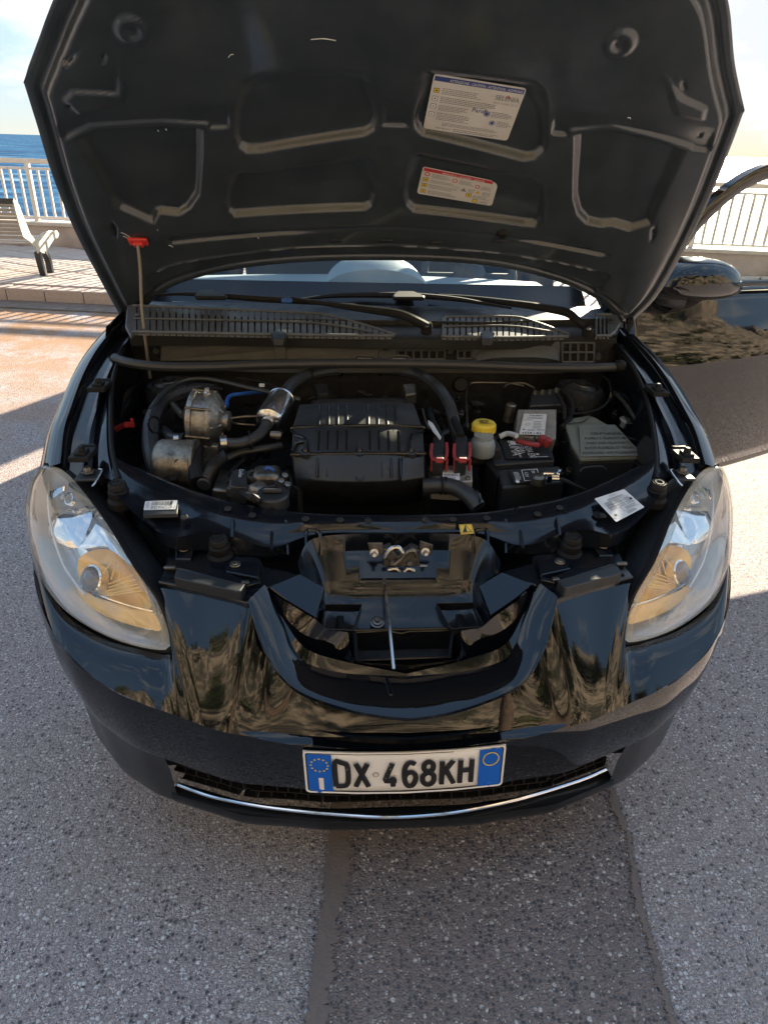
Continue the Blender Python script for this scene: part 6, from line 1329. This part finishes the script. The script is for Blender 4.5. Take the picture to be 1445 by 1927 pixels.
PD = MB().grid(cap+pod).build('instrument_pod', M['dash'], DS, smooth=60)
MB().lathe([(0, .004), (.010, .004), (.013, .001), (.014, -.004)], U(711, 536, y=1.612), (0, -1, .35), 20).build('light_sensor', M['dash'], PD)
# steering wheel, column, seats, trim seen through the glass
sc0 = U(880, 545, y=2.05); sc0[2] = .93; P = []
for a in np.linspace(0, 2*math.pi, 40): P.append(sc0+np.array([.185*math.cos(a), .08*math.sin(a), .17*math.sin(a)]))
SW = MB().tube(P, .016, 8, smooth=False).build('steering_wheel', M['interior'], CAR)
for a in (0, math.pi, -math.pi/2): MB().tube([sc0, sc0+np.array([.18*math.cos(a), .08*math.sin(a), .165*math.sin(a)])], .018, 6, smooth=False).build('spoke', M['interior'], SW)
MB().lathe([(0, -.03), (.05, -.028), (.07, 0), (.06, .03), (.03, .10), (.03, .25)], sc0, (0, -1, -.25), 20).build('column', M['interior'], SW)
for x in (-.34, .36):
    ST = MB(); rows = []
    for z, w, y, d in ((.42, .24, 2.75, .12), (.62, .25, 2.80, .12), (.85, .25, 2.88, .11), (1.02, .21, 2.94, .09), (1.06, .16, 2.96, .06)):
        rows.append([(x+w*math.cos(a)*(abs(math.cos(a))**-.3 if abs(math.cos(a)) > .2 else 1), y+d*math.sin(a), z) for a in np.linspace(0, 2*math.pi, 20, endpoint=False)])
    ST.grid(rows, close_u=True); ST = ST.build('front_seat', M['interior'], CAR, smooth=60)
    MB().box((x, 2.55, .42), (.48, .5, .16)).build('seat_cushion', M['interior'], ST, bevel=.05, bseg=3)
    MB().box((x, 2.98, 1.14), (.25, .09, .17)).build('headrest', M['interior'], ST, bevel=.04, bseg=3)
    for d in (-.05, .05): MB().tube([(x+d, 2.97, 1.02), (x+d, 2.97, 1.10)], .007, 6, smooth=False).build('headrest_post', M['steel'], ST)
MB().box((0, 3.35, .75), (1.15, .16, .7)).build('rear_seat', M['interior'], CAR, bevel=.05, bseg=3)
MB().tube([(-.72, 2.55, .95), (-.68, 2.60, 1.2), (-.58, 2.63, 1.44)], .05, 8).build('pillar_trim', M['beige'], CAR)
MB().tube([(-.72, 2.50, .80), (-.675, 2.54, 1.15), (-.62, 2.56, 1.30)], .012, 6).build('seat_belt', M['interior'], CAR)

# =================================================================== OPEN DOOR AND MIRROR
DA = rad(21); DO = np.array([.845, 1.52, 0]); DD = np.array([math.cos(DA), math.sin(DA), 0]); DN = np.array([math.sin(DA), -math.cos(DA), 0])
def UD(px, py, o=0): return Upl(px, py, DO+DN*o, DN)
def dpt(s, z, o=0): return DO+DD*s+np.array([0, 0, z])+DN*o
zb = lambda px, py: (float(np.dot(UD(px, py)-DO, DD)), float(UD(px, py)[2]))
s_b0, z_b0 = zb(1300, 536); s_b1, z_b1 = zb(1445, 532); s_t0, z_t0 = zb(1345, 852); s_t1, z_t1 = zb(1445, 829)
belt_z = lambda s: z_b0+(z_b1-z_b0)*(s-s_b0)/(s_b1-s_b0); bot_z = lambda s: z_t0+(z_t1-z_t0)*(s-s_t0)/(s_t1-s_t0)
S_ = np.linspace(.02, 1.12, 28); rows = []
for t in np.linspace(0, 1, 16):
    o = .012+.10*math.sin(math.pi*.5*min(1, t/.42))**1.2-.05*max(0, (t-.42)/.58)**2-.012; rows.append([dpt(s, belt_z(s)*(1-t)+bot_z(s)*t, o+.035*math.sin(math.pi*s/1.14)) for s in S_])
DR = MB().grid(rows).build('front_door', M['paint'], CAR, smooth=70, solid=.03, off=1)
MB().tube([dpt(s, belt_z(s)+.010, .022+.030*math.sin(math.pi*s/1.14)) for s in S_], .012, 8).build('waist_trim', M['plastic_gl'], DR)
MB().grid([[dpt(s, bot_z(s)+.006, .036+.035*math.sin(math.pi*s/1.14)) for s in S_], [dpt(s, bot_z(s)-.012, .040+.035*math.sin(math.pi*s/1.14)) for s in S_], [dpt(s, bot_z(s)-.035, .032+.035*math.sin(math.pi*s/1.14)) for s in S_], [dpt(s, bot_z(s)-.038, -.02) for s in S_]]).build('door_sill_trim', M['bulk'], DR)
MB().tube([dpt(s, bot_z(s)+.004, .042+.035*math.sin(math.pi*s/1.14)) for s in S_], .006, 8).build('lower_trim_strip', M['steel'], DR)
fo = [UD(*p) for p in ((1232, 520), (1262, 470), (1296, 420), (1330, 384), (1368, 350), (1405, 325), (1450, 306), (1500, 297), (1560, 296), (1620, 320), (1640, 420), (1645, 530))]
FR = MB()
P = resample(fo, 60)
T_ = np.gradient(P, axis=0); T_ /= np.linalg.norm(T_, axis=1)[:, None]; ins = np.cross(T_, DN); ins = np.array([v if v[2] < 0 or True else v for v in ins])
cen = DO+DD*.7+np.array([0, 0, .95]); ins = np.array([v if np.dot(v, cen-p) > 0 else -v for v, p in zip(ins, P)])
prof = ((0, .012), (.016, .018), (.036, .016), (.050, .006), (.050, -.02), (0, -.024))
FRo = MB().grid([[p+v*a+DN*b for p, v in zip(P, ins)] for a, b in prof+(prof[0],)]).build('window_frame', M['paint'], DR, smooth=40)
mb = MB(); mb.grid([P+ins*.045, np.array([dpt(s, belt_z(s)) for s in np.linspace(.06, 1.12, 60)])]); mb.build('door_glass', M['sideglass'], DR)
MB().prism([UD(*p) for p in ((1215, 540), (1256, 480), (1275, 470), (1275, 540))], -DN*.02).build('mirror_sail', M['plastic'], DR)
# door mirror
mc = UD(1318, 524, .10); rows = []
out_ = [(1243, 538), (1256, 512), (1285, 494), (1318, 487), (1352, 490), (1374, 505), (1381, 528), (1376, 548), (1345, 560), (1300, 563), (1262, 556)]
P = resample([UD(*p, .10) for p in out_]+[UD(*out_[0], .10)], 49)[:-1]; C = P.mean(0)
for k, o in ((.93, -.09), (1.0, -.05), (1.0, 0), (.96, .03), (.85, .055), (.6, .075), (.3, .084), (.02, .086)): rows.append([C+(p-C)*k+DN*o for p in P])
MR = MB().grid(rows, close_u=True).build('door_mirror', M['paint'], DR, smooth=60)
P9 = [C+(p-C)*.90-DN*.088 for p in P]; MB().poly(P9).build('mirror_glass', M['reflector'], MR)
MB().tube([UD(1228, 556, .0), UD(1250, 560, .05), UD(1285, 562, .08)], [.02, .03, .035], 10).build('mirror_arm', M['plastic'], MR)
MB().prism([UD(*p, .02) for p in ((1190, 572), (1215, 566), (1236, 572), (1246, 590), (1220, 600), (1192, 604))], -DN*.02).build('mirror_base', M['plastic'], DR, bevel=.006)
# image-left mirror, behind the bonnet
P2 = [p*[-1, 1, 1] for p in P]
c0 = np.array([-.90, 1.88, .99]); MB().grid([[c0+np.array([.11*k*math.cos(a), o, .075*k*math.sin(a)]) for a in np.linspace(0, 2*math.pi, 24, endpoint=False)] for k, o in ((.9, .05), (1, .0), (.9, -.05), (.5, -.08), (.02, -.085))], close_u=True).build('door_mirror', M['paint'], CAR, smooth=60)
MB().tube([(-.76, 1.88, .96), (-.86, 1.88, .97)], .02, 8, smooth=False).build('mirror_arm', M['plastic'], CAR)
